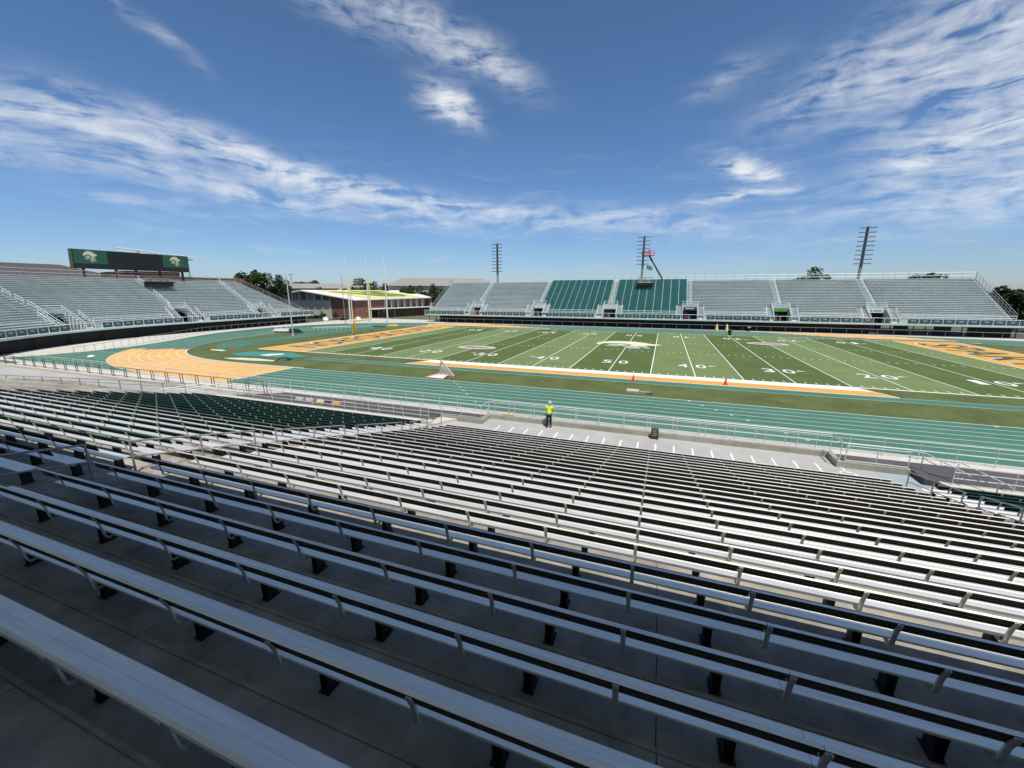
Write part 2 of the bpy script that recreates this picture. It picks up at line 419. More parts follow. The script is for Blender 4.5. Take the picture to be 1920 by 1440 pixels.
# lane lines
b = MB()
def strip(b, P, w, z, closed=False, mi=0):
    n = len(P)
    for i in range(n - (0 if closed else 1)):
        a, c = Vector(P[i]), Vector(P[(i + 1) % n]); d = (c - a)
        if d.length < 1e-6: continue
        q = Vector((-d.y, d.x)).normalized() * w / 2
        b.face([(a.x - q.x, a.y - q.y, z), (c.x - q.x, c.y - q.y, z), (c.x + q.x, c.y + q.y, z), (a.x + q.x, a.y + q.y, z)], mi)
for k in range(NL + 1):
    strip(b, [off(i, k * LW) for i in range(NB)], .065 if k else .10, .001 + (k % 2) * .0004, True)
for k in range(NL + 1):
    strip(b, [(XL, YC - RR - k * LW), (-77, YC - RR - k * LW)], .06, .0022)
    strip(b, [(XR, YC - RR - k * LW), (103, YC - RR - k * LW)], .06, .0022)
struct('lane_lines', b, 'laneline')
b = MB()
strip(b, [(-35.7, YC - RR), (-35.7, YC - RR - WT)], .14, .0035)
for x in (-14, 8, 27):
    for k in range(NL):
        strip(b, [(x + k * .9, YC - RR - k * LW - .12), (x + k * .9, YC - RR - k * LW - .26)], .22, .0036)
struct('track_marks', b, 'white')
# inner kerb of the bend
b = MB()
kp = [off(i, -.12) for i in range(36, 116)]
for i in range(len(kp) - 1):
    a, c = Vector(kp[i]), Vector(kp[i + 1]); d = (c - a).normalized(); q = Vector((-d.y, d.x)) * .05
    b.hexa([(a.x - q.x, a.y - q.y, 0), (c.x - q.x, c.y - q.y, 0), (c.x + q.x, c.y + q.y, 0), (a.x + q.x, a.y + q.y, 0)],
           [(a.x - q.x, a.y - q.y, .05), (c.x - q.x, c.y - q.y, .05), (c.x + q.x, c.y + q.y, .05), (a.x + q.x, a.y + q.y, .05)])
struct('track_kerb', b, 'alu2')

YD = .9144
FW = 53.333 * YD
bands = []
edges = [-50, -45, -35, -25, -15, -5, 5, 15, 25, 35, 45, 50]
kinds = [1, 0, 1, 0, 1, 0, 1, 0, 1, 0, 1]
# alternate light and dark: the band across midfield is dark
for i in range(11):
    bands.append((rect(edges[i] * YD, 0, edges[i + 1] * YD, FW), 1 if i % 2 == 1 else 0))
bands.append((rect(-61 * YD, -3.4, 61 * YD, 0), 2)); bands.append((rect(-61 * YD, FW, 61 * YD, FW + 1.0), 2))
sheet('artificial_turf', bands, .002, ['turf_l', 'turf_d', 'grass'], kind='structure')
# jump runways in teal, along the near side and behind the left end
run = [rect(-40, -5.35, 66, -3.75), [(-69.3, 6), (-67.2, 16), (-69.3, 27), (-66.5, 42), (-62.5, 46), (-61.6, 33), (-62.2, 12.7), (-62.2, 4.6), (-57.5, -1.6), (-62, -2.0), (-66.3, 1)],
       rect(-27, FW + 1.0, 62, YC + RR - .1), [(60, 2), (60, 44), (68, 36), (70, 20), (67, 6)]]
sheet('jump_runways', run, .006, 'teal', kind='structure')
b = MB()
for y in (-3.78, -5.33): strip(b, [(-40, y), (66, y)], .06, .010)
struct('runway_lines', b, 'laneline')
sheet('team_area_band', [[(-24.9, -3.62), (24.9, -3.62), (23.85, -1.78), (-23.85, -1.78)]], .010, 'orange2', kind='structure')
# white markings
b = MB()
def q(x0, y0, x1, y1, z=.014): b.face([(x0, y0, z), (x1, y0, z), (x1, y1, z), (x0, y1, z)])
b.face([(-23.85, -1.78, .014), (23.85, -1.78, .014), (22.9, -.02, .014), (-22.9, -.02, .014)])
strip(b, [(-22.9, -.02), (-24.9, -3.62)], .14, .0155); strip(b, [(22.9, -.02), (24.9, -3.62)], .14, .0155)
strip(b, [(-24.9, -3.66), (24.9, -3.66)], .12, .0165)
for i in range(-9, 10): q(i * 5 * YD - .055, .02, i * 5 * YD + .055, FW - .02, .0135)
q(-50 * YD - .1, 0, -50 * YD + .1, FW, .0135); q(50 * YD - .1, 0, 50 * YD + .1, FW, .0135)
for i in range(-49, 50):
    if i % 5 == 0: continue
    x = i * YD
    for y0 in (.25, FW - .85): q(x - .05, y0, x + .05, y0 + .6)
    for y0 in (20 * YD - .3, FW - 20 * YD - .3): q(x - .05, y0, x + .05, y0 + .6)
struct('yard_lines', b, 'white')
b = MB()
strip(b, [(-60 * YD, -.18), (-22.95, -.18)], .34, .0145); strip(b, [(22.95, -.18), (60 * YD, -.18)], .34, .0145)
strip(b, [(-60 * YD, FW + .12), (60 * YD, FW + .12)], .24, .0145)
strip(b, [(-60 * YD - .12, -.24), (-60 * YD - .12, FW + .24)], .24, .0150); strip(b, [(60 * YD + .12, -.24), (60 * YD + .12, FW + .24)], .24, .0150)
struct('boundary_lines', b, 'cream')
sheet('end_zones', [rect(-60 * YD, 0, -50 * YD - .1, FW), rect(50 * YD + .1, 0, 60 * YD, FW)], .010, 'orange2', kind='structure')
# lettering on the turf
def turf_text(body, cx, cy, w, h, rot, m='white', z=.018, off_=.0, name='field_lettering'):
    me = text_mesh(body, w, h, off_, 0, name, m)
    o = link(name, me, None, (cx, cy, z), rot, kind='structure'); return o
turf_text('NORFOLK STATE', -55 * YD, FW / 2, 42.2, 6.5, R(90), 'white', .018, .022)
turf_text('NORFOLK STATE', -55 * YD, FW / 2, 41.8, 6.1, R(90), 'green_txt', .022, .018)
turf_text('SPARTANS', 55 * YD, FW / 2, 42.2, 6.5, R(-90), 'white', .018, .022)
turf_text('SPARTANS', 55 * YD, FW / 2, 41.8, 6.1, R(-90), 'green_txt', .022, .018)
NHT, NWD = 2.35, 1.18
for n, d in ((1, 40), (2, 30), (3, 20), (4, 10), (5, 0)):
    for sx in ((-1, 1) if d else (1,)):
        x0 = sx * d * YD
        for (yc, rot) in ((7.55 * YD, 0), (FW - 7.55 * YD, math.pi)):
            for ch, dx in ((str(n), -1.02), ('0', 1.02)):
                if rot: dx = -dx
                turf_text(ch, x0 + dx, yc, NWD if ch != '1' else .8, NHT, rot, 'white', .019, .008, 'field_number')
            if d:
                ax = x0 + sx * 1.95; ya = yc + (.62 if not rot else -.62)
                b = MB(); b.face([(ax, ya - .28, .019), (ax + sx * .95, ya, .019), (ax, ya + .28, .019)] if sx > 0 else [(ax, ya + .28, .019), (ax + sx * .95, ya, .019), (ax, ya - .28, .019)])
                struct('direction_arrow', b, 'white')
# helmet emblem, outlined in its own unit square (x right, y up), used on field and scoreboard
CREST = [(-.45, -.02), (-.465, .17), (-.34, .36), (-.14, .47), (.09, .45), (.27, .33), (.36, .21), (.53, .18), (.43, .04), (.31, .0), (.27, -.08), (.14, -.02), (.0, .12), (-.18, .16), (-.34, .10), (-.41, -.03)]
FACE = [[(-.22, .08), (-.02, .06), (.03, -.10), (-.08, -.20), (-.16, -.32), (-.39, -.25), (-.30, -.14), (-.34, -.02)],
        [(.05, .02), (.13, -.08), (.28, -.12), (.32, -.02), (.37, -.22), (.44, -.44), (.34, -.42), (.27, -.28), (.24, -.42), (.28, -.55), (.20, -.50), (.10, -.56), (.02, -.42), (-.06, -.26), (.06, -.20)]]
EYE = [(-.12, -.02), (.0, -.06), (-.03, -.14), (-.14, -.10)]
def emblem_polys(fn, polys): return [[fn(p) for p in P] for P in polys]
def fe(p): return (p[0] * 11.2 - .2, FW / 2 + .9 + p[1] * 11.4)
def flat(polys, z, mats, name, **k):
    b = MB()
    for P in polys:
        a = sum(P[i][0] * P[(i + 1) % len(P)][1] - P[(i + 1) % len(P)][0] * P[i][1] for i in range(len(P)))
        b.face([(x, y, z) for x, y in (P if a > 0 else P[::-1])])
    return obj(name, b, mats, **k)
flat(emblem_polys(fe, [CREST]), .0175, 'logo_gold', 'midfield_emblem_crest', kind='structure')
def fe2(p): return (p[0] * 9.5 - .2, FW / 2 + 1.2 + p[1] * 9.2)
flat(emblem_polys(fe2, FACE), .0205, 'logo_face', 'midfield_emblem_face', kind='structure')
flat(emblem_polys(fe2, [EYE, [(.08, -.05), (.2, -.1), (.2, -.22), (.1, -.18)]]), .0235, 'white', 'midfield_emblem_light', kind='structure')
for sx in (-1, 1):
    cx, cy = sx * 25 * YD, (14.7 * YD if sx < 0 else FW - 14.7 * YD)
    ov = [(cx + 3.25 * math.cos(t * math.pi / 16), cy + 1.95 * math.sin(t * math.pi / 16)) for t in range(32)]
    sheet('conference_oval', [ov], .017, 'pink', kind='structure')
    ov2 = [(cx + 3.05 * math.cos(t * math.pi / 16), cy + 1.75 * math.sin(t * math.pi / 16)) for t in range(32)]
    b = MB(); strip(b, ov2, .14, .0195, True); struct('conference_oval_ring', b, 'white')
    turf_text('MEAC', cx, cy, 4.0, 1.35, 0 if sx < 0 else math.pi, 'navy', .0225, .03, 'oval_lettering')

# ------------------------------------------------------------------ near terrace (concrete steps)
ZT = [0.5244, 0.7382, 0.9575, 1.1817, 1.4101, 1.642, 1.8765, 2.1131, 2.3511, 2.5896, 2.828, 3.0655, 3.3015, 3.5353, 3.7661, 3.9932, 4.2158, 4.4334, 4.6451, 4.8503, 5.0482, 5.2381, 5.40, 5.535, 5.70]
Y0, RUN = -24.75, .885
def row_y(i): return Y0 - RUN * i - (.06 if i > 22 else 0)
def tread(i): return ZT[i] - .76
terr = link('terrace', None, kind='structure')
SL = 6.09
slab_cache = {}
for i in range(25):
    yn = row_y(i) + .915; zt = tread(i)
    th = .42
    if i not in slab_cache:
        b = MB(); x0, x1 = .005, SL - .005
        yb = yn - RUN - .15
        prof = [(yn, zt - .012), (yn - .012, zt), (yn - .055, zt), (yn - .058, zt - .014), (yn - .070, zt - .014), (yn - .073, zt), (yb, zt), (yb, zt - th), (yn, zt - th)]
        b.prism_x([(y - yn, z - zt) for y, z in prof][::-1], x0, x1)
        slab_cache[i] = b.mesh('slab', 'conc')
    for k in range(-9, 7):
        X = -.37 + SL * k
        if X > 40 or X < -56: continue
        link('slab', slab_cache[0], terr, (X, yn, zt))
b = MB(); b.box(-56, -47.0, -.6, 42, -46.0, tread(24)); obj('terrace_back', b, 'conc', terr)
# walkway in front of the rows
b = MB()
b.box(-120, -24.1, -.42, 120, -19.99, -.300)
b.box(-130, -42, -.42, -31.7, -24.11, -.302)
struct('front_walkway', b, 'conc_w')
b = MB()
for k in range(-14, 16):
    x = .45 + 1.03 * k
    if -5.6 < x < 14.6:
        b.face([(x - .05, -22.95, -.294), (x + .05, -22.95, -.294), (x + .05, -21.45, -.294), (x - .05, -21.45, -.294)])
struct('wheelchair_bay_lines', b, 'white')
# wheelchair symbol painted at the right end
b = MB()
sx, sy = 14.95, -22.3
ring = [(sx + .28 * math.cos(t * .35), sy - .1 + .28 * math.sin(t * .35)) for t in range(2, 15)]
strip(b, ring, .08, -.293); strip(b, [(sx + .05, sy + .5), (sx, sy + .12), (sx + .3, sy + .05), (sx + .42, sy - .3)], .09, -.2925)
b.face([(sx - .03, sy + .56, -.293), (sx + .11, sy + .56, -.293), (sx + .11, sy + .7, -.293), (sx - .03, sy + .7, -.293)])
struct('wheelchair_symbol', b, 'white')
# concrete kerb wall along the walkway, stepping back at both ends
def wallbar(P, w, z0, z1, b):
    for i in range(len(P) - 1):
        a, c = Vector(P[i]), Vector(P[i + 1]); d = (c - a).normalized(); n = Vector((-d.y, d.x)) * w
        b.hexa([(a.x, a.y, z0), (c.x, c.y, z0), (c.x + n.x, c.y + n.y, z0), (a.x + n.x, a.y + n.y, z0)], [(a.x, a.y, z1), (c.x, c.y, z1), (c.x + n.x, c.y + n.y, z1), (a.x + n.x, a.y + n.y, z1)])
b = MB(); wallbar([(-6.2, -20.2), (14.95, -20.2)], .2, -.4, .02, b)
w1 = obj('kerb_wall', b, 'conc_b', label='low concrete kerb wall between the wheelchair bays and the track', category='kerb wall')
b = MB(); b.prism_z([(-9.4, -21.62), (-6.25, -21.62), (-6.25, -21.4), (-9.4, -21.4)], -.4, .025); b.prism_z([(-6.25, -21.62), (-6.0, -21.62), (-6.0, -20.21), (-6.25, -20.21)], -.4, .027)
obj('kerb_wall', b, 'conc_b', label='low concrete wall stepping back at the left end of the wheelchair bays', category='kerb wall')
b = MB(); b.prism_z([(14.98, -21.62), (17.85, -21.62), (17.85, -21.4), (14.98, -21.4)], -.4, .025); b.prism_z([(14.75, -21.62), (14.97, -21.62), (14.97, -20.21), (14.75, -20.21)], -.4, .027)
obj('kerb_wall', b, 'conc_b', label='low concrete wall stepping back at the right end beside the ramp', category='kerb wall')
# raised asphalt areas left and right at track level
b = MB()
b.prism_z([(-26, -20.35), (-6.26, -20.35), (-6.26, -21.39), (-9.5, -21.39), (-9.5, -22.7), (-29.5, -22.7)], -.42, .004)
b.prism_z([(14.98, -20.35), (60, -20.35), (60, -22.7), (17.9, -22.7), (17.9, -21.39), (14.98, -21.39)], -.42, .004)
struct('asphalt_path', b, 'asph')
b = MB()
b.prism_z([(-31, -22.72), (-9.3, -22.72), (-9.3, -23.25), (-31, -23.25)], -.42, .012)
b.prism_z([(18.4, -22.72), (60, -22.72), (60, -23.25), (18.4, -23.25)], -.42, .012)
b.prism_z([(-9.45, -21.63), (-8.0, -21.63), (-9.0, -23.2), (-9.28, -23.2), (-9.28, -22.7), (-9.45, -22.7)], -.41, -.1)
b.prism_z([(-72, -21.15), (-26, -21.15), (-26, -21.6), (-72, -21.6)], -.42, .0)
b.prism_z([(-72, -20.005), (-14.9, -20.005), (-14.9, -20.34), (-26.0, -20.34), (-27.7, -21.14), (-72, -21.14)], -.42, -.002)
b.prism_z([(-14.9, -20.005), (-6.27, -20.005), (-6.27, -20.34), (-14.9, -20.34)], -.42, -.002)
b.prism_z([(14.99, -20.005), (60, -20.005), (60, -20.34), (14.99, -20.34)], -.42, -.002)
struct('concrete_strip', b, 'conc_l')
b = MB(); b.face([(16.4, -23.6, -.292), (18.35, -23.6, -.292), (18.0, -21.65, -.292), (16.4, -21.65, -.292)]); struct('ramp_landing', b, 'blueconc')

# ------------------------------------------------------------------ near benches
c20, s20 = math.cos(R(22)), math.sin(R(22))
def bp(dn, fr): return (dn * s20 + fr * c20, -dn * c20 + fr * s20)
BACK = [bp(0, 0), bp(0, .036), bp(.17, .036), bp(.17, 0), bp(.160, 0), bp(.160, .029), bp(.108, .029), bp(.108, .008), bp(.098, .008), bp(.098, .029), bp(.012, .029), bp(.012, 0)]
SEAT = [(.13, -.362), (.13, -.336), (.136, -.3305), (.20, -.330), (.203, -.3325), (.30, -.3325), (.303, -.330), (.425, -.330), (.436, -.336), (.44, -.345), (.44, -.362), (.43, -.362), (.43, -.342), (.14, -.342), (.14, -.362)]
def bracket_mesh():
    b = MB(); W = .028
    path = [(-.010, -.012), (.055, -.175), (.078, -.31), (.088, -.385), (.104, -.428), (.138, -.450), (.20, -.444), (.30, -.402), (.40, -.372)]
    th = .007
    for i in range(len(path) - 1):
        (y0, z0), (y1, z1) = path[i], path[i + 1]
        d = Vector((y1 - y0, z1 - z0)).normalized(); n = Vector((-d.y, d.x)) * th   # towards front/up
        b.hexa([(-W, y0, z0), (W, y0, z0), (W, y1, z1), (-W, y1, z1)], [(-W, y0 + n.x, z0 + n.y), (W, y0 + n.x, z0 + n.y), (W, y1 + n.x, z1 + n.y), (-W, y1 + n.x, z1 + n.y)])
        if i < 5:
            n2 = Vector((d.y, -d.x)) * .013
            for s in (-1, 1):
                b.hexa([(s * W, y0, z0), (s * (W - .006), y0, z0), (s * (W - .006), y1, z1), (s * W, y1, z1)], [(s * W, y0 + n2.x, z0 + n2.y), (s * (W - .006), y0 + n2.x, z0 + n2.y), (s * (W - .006), y1 + n2.x, z1 + n2.y), (s * W, y1 + n2.x, z1 + n2.y)])
    return b
def support_mesh():
    b = MB()
    b.hexa([(-.04, .30, -.758), (.04, .30, -.758), (.04, .318, -.758), (-.04, .318, -.758)], [(-.065, .24, -.377), (.065, .24, -.377), (.065, .258, -.377), (-.065, .258, -.377)])
    for s in (-.038, .038):
        b.hexa([(s - .006, .24, -.758), (s + .006, .24, -.758), (s + .006, .42, -.758), (s - .006, .42, -.758)], [(s * 1.3 - .006, .24, -.377), (s * 1.3 + .006, .24, -.377), (s * 1.3 + .006, .40, -.377), (s * 1.3 - .006, .40, -.377)])
    b.box(-.07, .22, -.758, .07, .45, -.750)
    return b
BRK = bracket_mesh().mesh('bracket', 'strap'); SUP = support_mesh().mesh('support', 'steel')
def splits(x0, x1, seg, ph):
    xs = [x0]; x = ph
    while x <= x0 + 1.0: x += seg
    while x < x1 - 1.0: xs.append(x); x += seg
    return xs + [x1]
def bench_kit(x0, x1, bx0, bx1, backmat, seg, ph, bph, sph, brk=BRK):
    kit = []
    xs = splits(x0, x1, seg, ph)
    for a, c in zip(xs, xs[1:]):
        b = MB(); b.prism_x(SEAT, a + .003, c - .003); kit.append(('seat_plank', b.mesh('seat_plank', 'alu'), (0, 0, 0)))
    xs = splits(bx0, bx1, seg, ph)
    for a, c in zip(xs, xs[1:]):
        b = MB(); b.prism_x(BACK, a + .003, c - .003)
        # top and front faces keep bare metal, open rear channel coloured dark for its shade
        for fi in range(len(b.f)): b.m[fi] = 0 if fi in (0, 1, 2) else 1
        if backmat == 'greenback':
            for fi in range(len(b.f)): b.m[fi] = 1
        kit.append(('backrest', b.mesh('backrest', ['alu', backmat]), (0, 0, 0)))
    x = bph
    while x > bx0 + .15: x -= 1.667
    x += 1.667
    ends = []
    while x < bx1 - .1: ends.append(x); x += 1.667
    for x in ends: kit.append(('bracket', brk, (x, 0, 0)))
    x = sph
    while x > x0 + .3: x -= 1.99
    x += 1.99
    while x < x1 - .1: kit.append(('support', SUP, (x, 0, 0))); x += 1.99
    return kit
def place_row(kit, i, label, group, x=0):
    t = thing('bleacher_bench', label, 'bench', (x, row_y(i), ZT[i]), 0, group)
    for n, me, loc in kit: link(n, me, t, (loc[0] - x, loc[1], loc[2]))
    return t
ORD = ['first', 'second', 'third', 'fourth', 'fifth', 'sixth', 'seventh', 'eighth', 'ninth', 'tenth', 'eleventh', 'twelfth', 'thirteenth', 'fourteenth', 'fifteenth', 'sixteenth', 'seventeenth', 'eighteenth', 'nineteenth', 'twentieth', 'twenty-first', 'twenty-second', 'twenty-third', 'twenty-fourth', 'twenty-fifth', 'twenty-sixth']
kitC = bench_kit(-6.95, 15.72, -7.15, 15.72, 'dark_back', 7.32, -.37, 5.315, 4.37)
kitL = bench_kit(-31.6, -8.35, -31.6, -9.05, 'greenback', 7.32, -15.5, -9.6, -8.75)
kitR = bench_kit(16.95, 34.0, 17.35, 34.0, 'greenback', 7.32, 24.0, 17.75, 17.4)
for i in range(24):
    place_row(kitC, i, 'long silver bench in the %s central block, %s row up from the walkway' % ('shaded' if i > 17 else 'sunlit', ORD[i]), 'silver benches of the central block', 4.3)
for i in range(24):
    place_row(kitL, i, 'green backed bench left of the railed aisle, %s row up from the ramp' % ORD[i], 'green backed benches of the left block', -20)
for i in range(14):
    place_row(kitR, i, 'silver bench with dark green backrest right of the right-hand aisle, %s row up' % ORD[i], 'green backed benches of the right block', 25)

# aisle railings, four rows long, with gaps
def aisle_rail(x, ya, yb, label, h=.95):
    def zt(y): return tread(max(0, min(24, int(math.floor((Y0 + .915 - y) / RUN))))) if y < Y0 + .915 else -.3
    pts = [(x, ya, zt(ya)), (x, yb, zt(yb))]
    t = thing('aisle_railing', label, 'railing', pts[0], 0, 'short handrails along the terrace aisles')
    o = Vector(pts[0]); A = Vector(pts[0]) - o; Bp = Vector(pts[1]) - o
    ym = (ya + yb) / 2; Mid = Vector((x, ym, zt(ym))) - o
    pme = pole_mesh(h, .027).mesh('post', 'railgrey')
    tz = lambda f: A + (Bp - A) * f + Vector((0, 0, h))
    for f, P in ((0, A), (.5, Mid), (1, Bp)):
        hh = (A + (Bp - A) * f).z + h - P.z
        link('post', pole_mesh(hh, .027).mesh('post', 'railgrey'), t, tuple(P))
    b = MB(); b.tube([A + Vector((0, .02, h)), Bp + Vector((0, -.02, h))], .027, 8); obj('top_rail', b, 'railgrey', t)
    b = MB(); b.tube([A + Vector((0, .0, h * .52)), Bp + Vector((0, 0, h * .52))], .022, 8); obj('mid_rail', b, 'railgrey', t)
where = ['lowest', 'second lowest', 'middle', 'second highest', 'highest', 'uppermost shaded']
for k, (ya, yb) in enumerate([(-23.75, -27.25), (-28.1, -31.6), (-32.45, -35.95), (-36.8, -40.35), (-41.25, -44.8)]):
    aisle_rail(-8.05, ya, yb, '%s pipe handrail in the aisle between the green and the silver benches' % where[k])
    if k < 3: aisle_rail(16.75, ya, yb, '%s pipe handrail in the aisle at the right end of the silver benches' % where[k])

# press box behind and above (source of the shade)
pb = thing('press_box', 'press box behind the top row whose roof shades the upper benches', 'building', (0, -47, 5))
b = MB(); b.box(-62, -3.0, -.6, 62, -.2, 2.9); obj('wall', b, 'conc_b', pb)
b = MB(); b.box(-62, -9.0, 5.6, 62, -.2, 8.9); obj('upper_wall', b, 'roofwhite', pb)
b = MB(); b.box(-62, -9.2, 8.91, 62, 3.25, 9.3); obj('roof', b, 'roofwhite', pb)
b = MB(); b.box(-62, -8.9, 2.91, 62, -4.9, 5.59); obj('back_wall', b, 'conc_b', pb)
for x in (-50, -38, -26, -14, 0, 11, 23, 35, 47):
    b = MB(); b.box(x - .08, -.5, 2.92, x + .08, -.3, 5.58); obj('mullion', b, 'alu2', pb)

# ------------------------------------------------------------------ near railings
railing('galvanised track fence rail running beside the outer lane', [(-26, -19.72, 0), (36, -19.72, 0)], 1.0, 1.545, (1.0, .52), 'alu2', .026, 'fence', foot=True, name='track_fence')
railing('silver guard rail with wire mesh on the kerb of the wheelchair bays', [(-6.12, -20.12, .02), (14.86, -20.12, .02), (14.86, -21.5, .02)], 1.08, 1.667, (1.0, .9, .10), 'alu2', .030, 'railing', mesh_fill=(.10, .9, .11))
railing('silver guard rail on the set-back wall right of the wheelchair bays', [(15.1, -21.5, .02), (17.75, -21.5, .02)], 1.02, 1.33, (1.0, .88, .08), 'alu2', .03, 'railing', mesh_fill=(.08, .88, .11))
railing('silver guard rail on the set-back wall left of the wheelchair bays', [(-6.12, -20.25, .02), (-6.12, -21.5, .02), (-9.3, -21.5, .02), (-14.6, -21.55, .004), (-18.5, -21.3, .004)], 1.0, 1.65, (1.0, .5, .1), 'alu2', .026)
railing('white three-bar ramp rail in front of the left green benches', [(-9.5, -22.98, .012), (-30.8, -22.98, .012)], .92, 2.1, (1.0, .68, .36), 'alu2', .028)
railing('inner white ramp rail over the left asphalt path', [(-10.4, -22.66, .004), (-19.5, -22.66, .004)], .86, 2.4, (1.0, .6), 'alu2', .026)
railing('white three-bar ramp rail in front of the right green benches', [(18.75, -22.98, .012), (40, -22.98, .012)], .92, 2.1, (1.0, .68, .36), 'alu2', .028)
for k, (xa) in enumerate((17.85, 18.75)):
    t = thing('stair_handrail', ['looped handrail nearer the wheelchair bays, going down to the right aisle', 'looped handrail further from the wheelchair bays, going down to the ramp'][k], 'handrail', (xa, -21.3 - .9 * k, 0), 0, 'looped handrails at the right ramp')
    b = MB(); b.tube([(0, 0, .62), (-.12, .05, .68), (-.14, .05, .86), (0, 0, .92), (.5, -.1, .92), (1.35, -1.6, .62), (1.35, -1.9, .6)], .026, 8); obj('loop_rail', b, 'alu2', t)
    b = MB(); b.tube([(-.1, 0.03, .65), (.5, -.1, .62), (1.35, -1.6, .3)], .022, 8); obj('lower_rail', b, 'alu2', t)
    for (x, y) in ((.45, -.1), (1.2, -1.4)): b = MB(); b.tube([(x, y, -.29), (x, y, .85 - (x > 1) * .2)], .024, 6); obj('post', b, 'alu2', t)
# low stepped frame (small aluminium steps) at the left end of the asphalt
t = thing('aluminium_steps', 'white aluminium stair frame where the left walkway meets the asphalt', 'steps', (-29.5, -21.6, -.3))
for k in range(4):
    b = MB(); b.box(k * .45, -.1, k * .09, k * .45 + .38, 1.1, k * .09 + .05); obj('step', b, 'alu', t)
for y in (-.12, 1.12):
    b = MB(); b.tube([(0, y, .9), (1.8, y, 1.3), (3.4, y, 1.3)], .026, 6); b.tube([(0, y, 0), (0, y, .9)], .024, 6); b.tube([(1.8, y, .3), (1.8, y, 1.3)], .024, 6); b.tube([(3.4, y, .3), (3.4, y, 1.3)], .024, 6); b.tube([(0, y, .5), (1.8, y, .85), (3.4, y, .85)], .02, 6); obj('side_rail', b, 'alu2', t)
# fences at the far left of the near side
railing('brown double-post fence along the concrete strip by the sprint chute', [(-72.5, -21.25, 0), (-27.5, -21.25, 0)], 1.02, 2.2, (1.0, .12), 'browngrey', .035, 'fence', name='track_fence', double=.36, pr=.04)
railing('pale top rail fence between the sprint chute and the concrete strip', [(-74, -19.8, 0), (-26, -19.8, 0)], 1.0, 1.95, (1.0, .55), 'alu2', .024, 'fence', name='track_fence')
railing('chain-link railing at the foot of the far left wing of benches', [(-34.2, -23.6, -.3), (-44, -25.1, -.3), (-57, -27.6, -.3)], 1.15, 2.4, (1.0, .72, .05), 'railgrey', .035, 'fence', mesh_fill=(.05, .95, .22), name='chain_link_fence', wire=.009, pr=.045)
# wing benches beyond the green block
WB = MB(); WB.prism_x(SEAT, 0, 9.5); wseat = WB.mesh('seat_plank', 'alu')
WB = MB(); WB.prism_x(BACK, 0, 9.5); wback = WB.mesh('backrest', 'greenback')
for i in range(7):
    t = thing('wing_bench', 'short silver bench in the angled far left wing, %s row from the chain-link' % ORD[i], 'bench', (-44.0 - i * .3, -26.6 - i * .9, .15 + .23 * i), R(-9), 'benches of the far left wing')
    link('seat_plank', wseat, t, (0, 0, 0)); link('backrest', wback, t, (0, 0, 0))
    for x in (.6, 3.4, 6.2, 9.0): link('support', SUP, t, (x, 0, .0)); link('bracket', BRK, t, (x + .5, 0, 0))
for k, (x0, y0) in enumerate(((-32.0, -24.6), (-33.4, -24.9), (-34.8, -25.2))):
    t = thing('ramp_handrail', ['right', 'middle', 'left'][k] + 'most sloping pipe handrail behind the left end of the green benches', 'handrail', (x0, y0, -.3))
    b = MB(); b.tube([(0, 0, .95), (1.6, 2.6, 1.05), (1.9, 2.8, .7)], .028, 6); b.tube([(1.6, 2.6, 0), (1.6, 2.6, 1.05)], .024, 6); b.tube([(0, 0, 0), (0, 0, .95)], .024, 6); obj('rail', b, 'alu2', t)

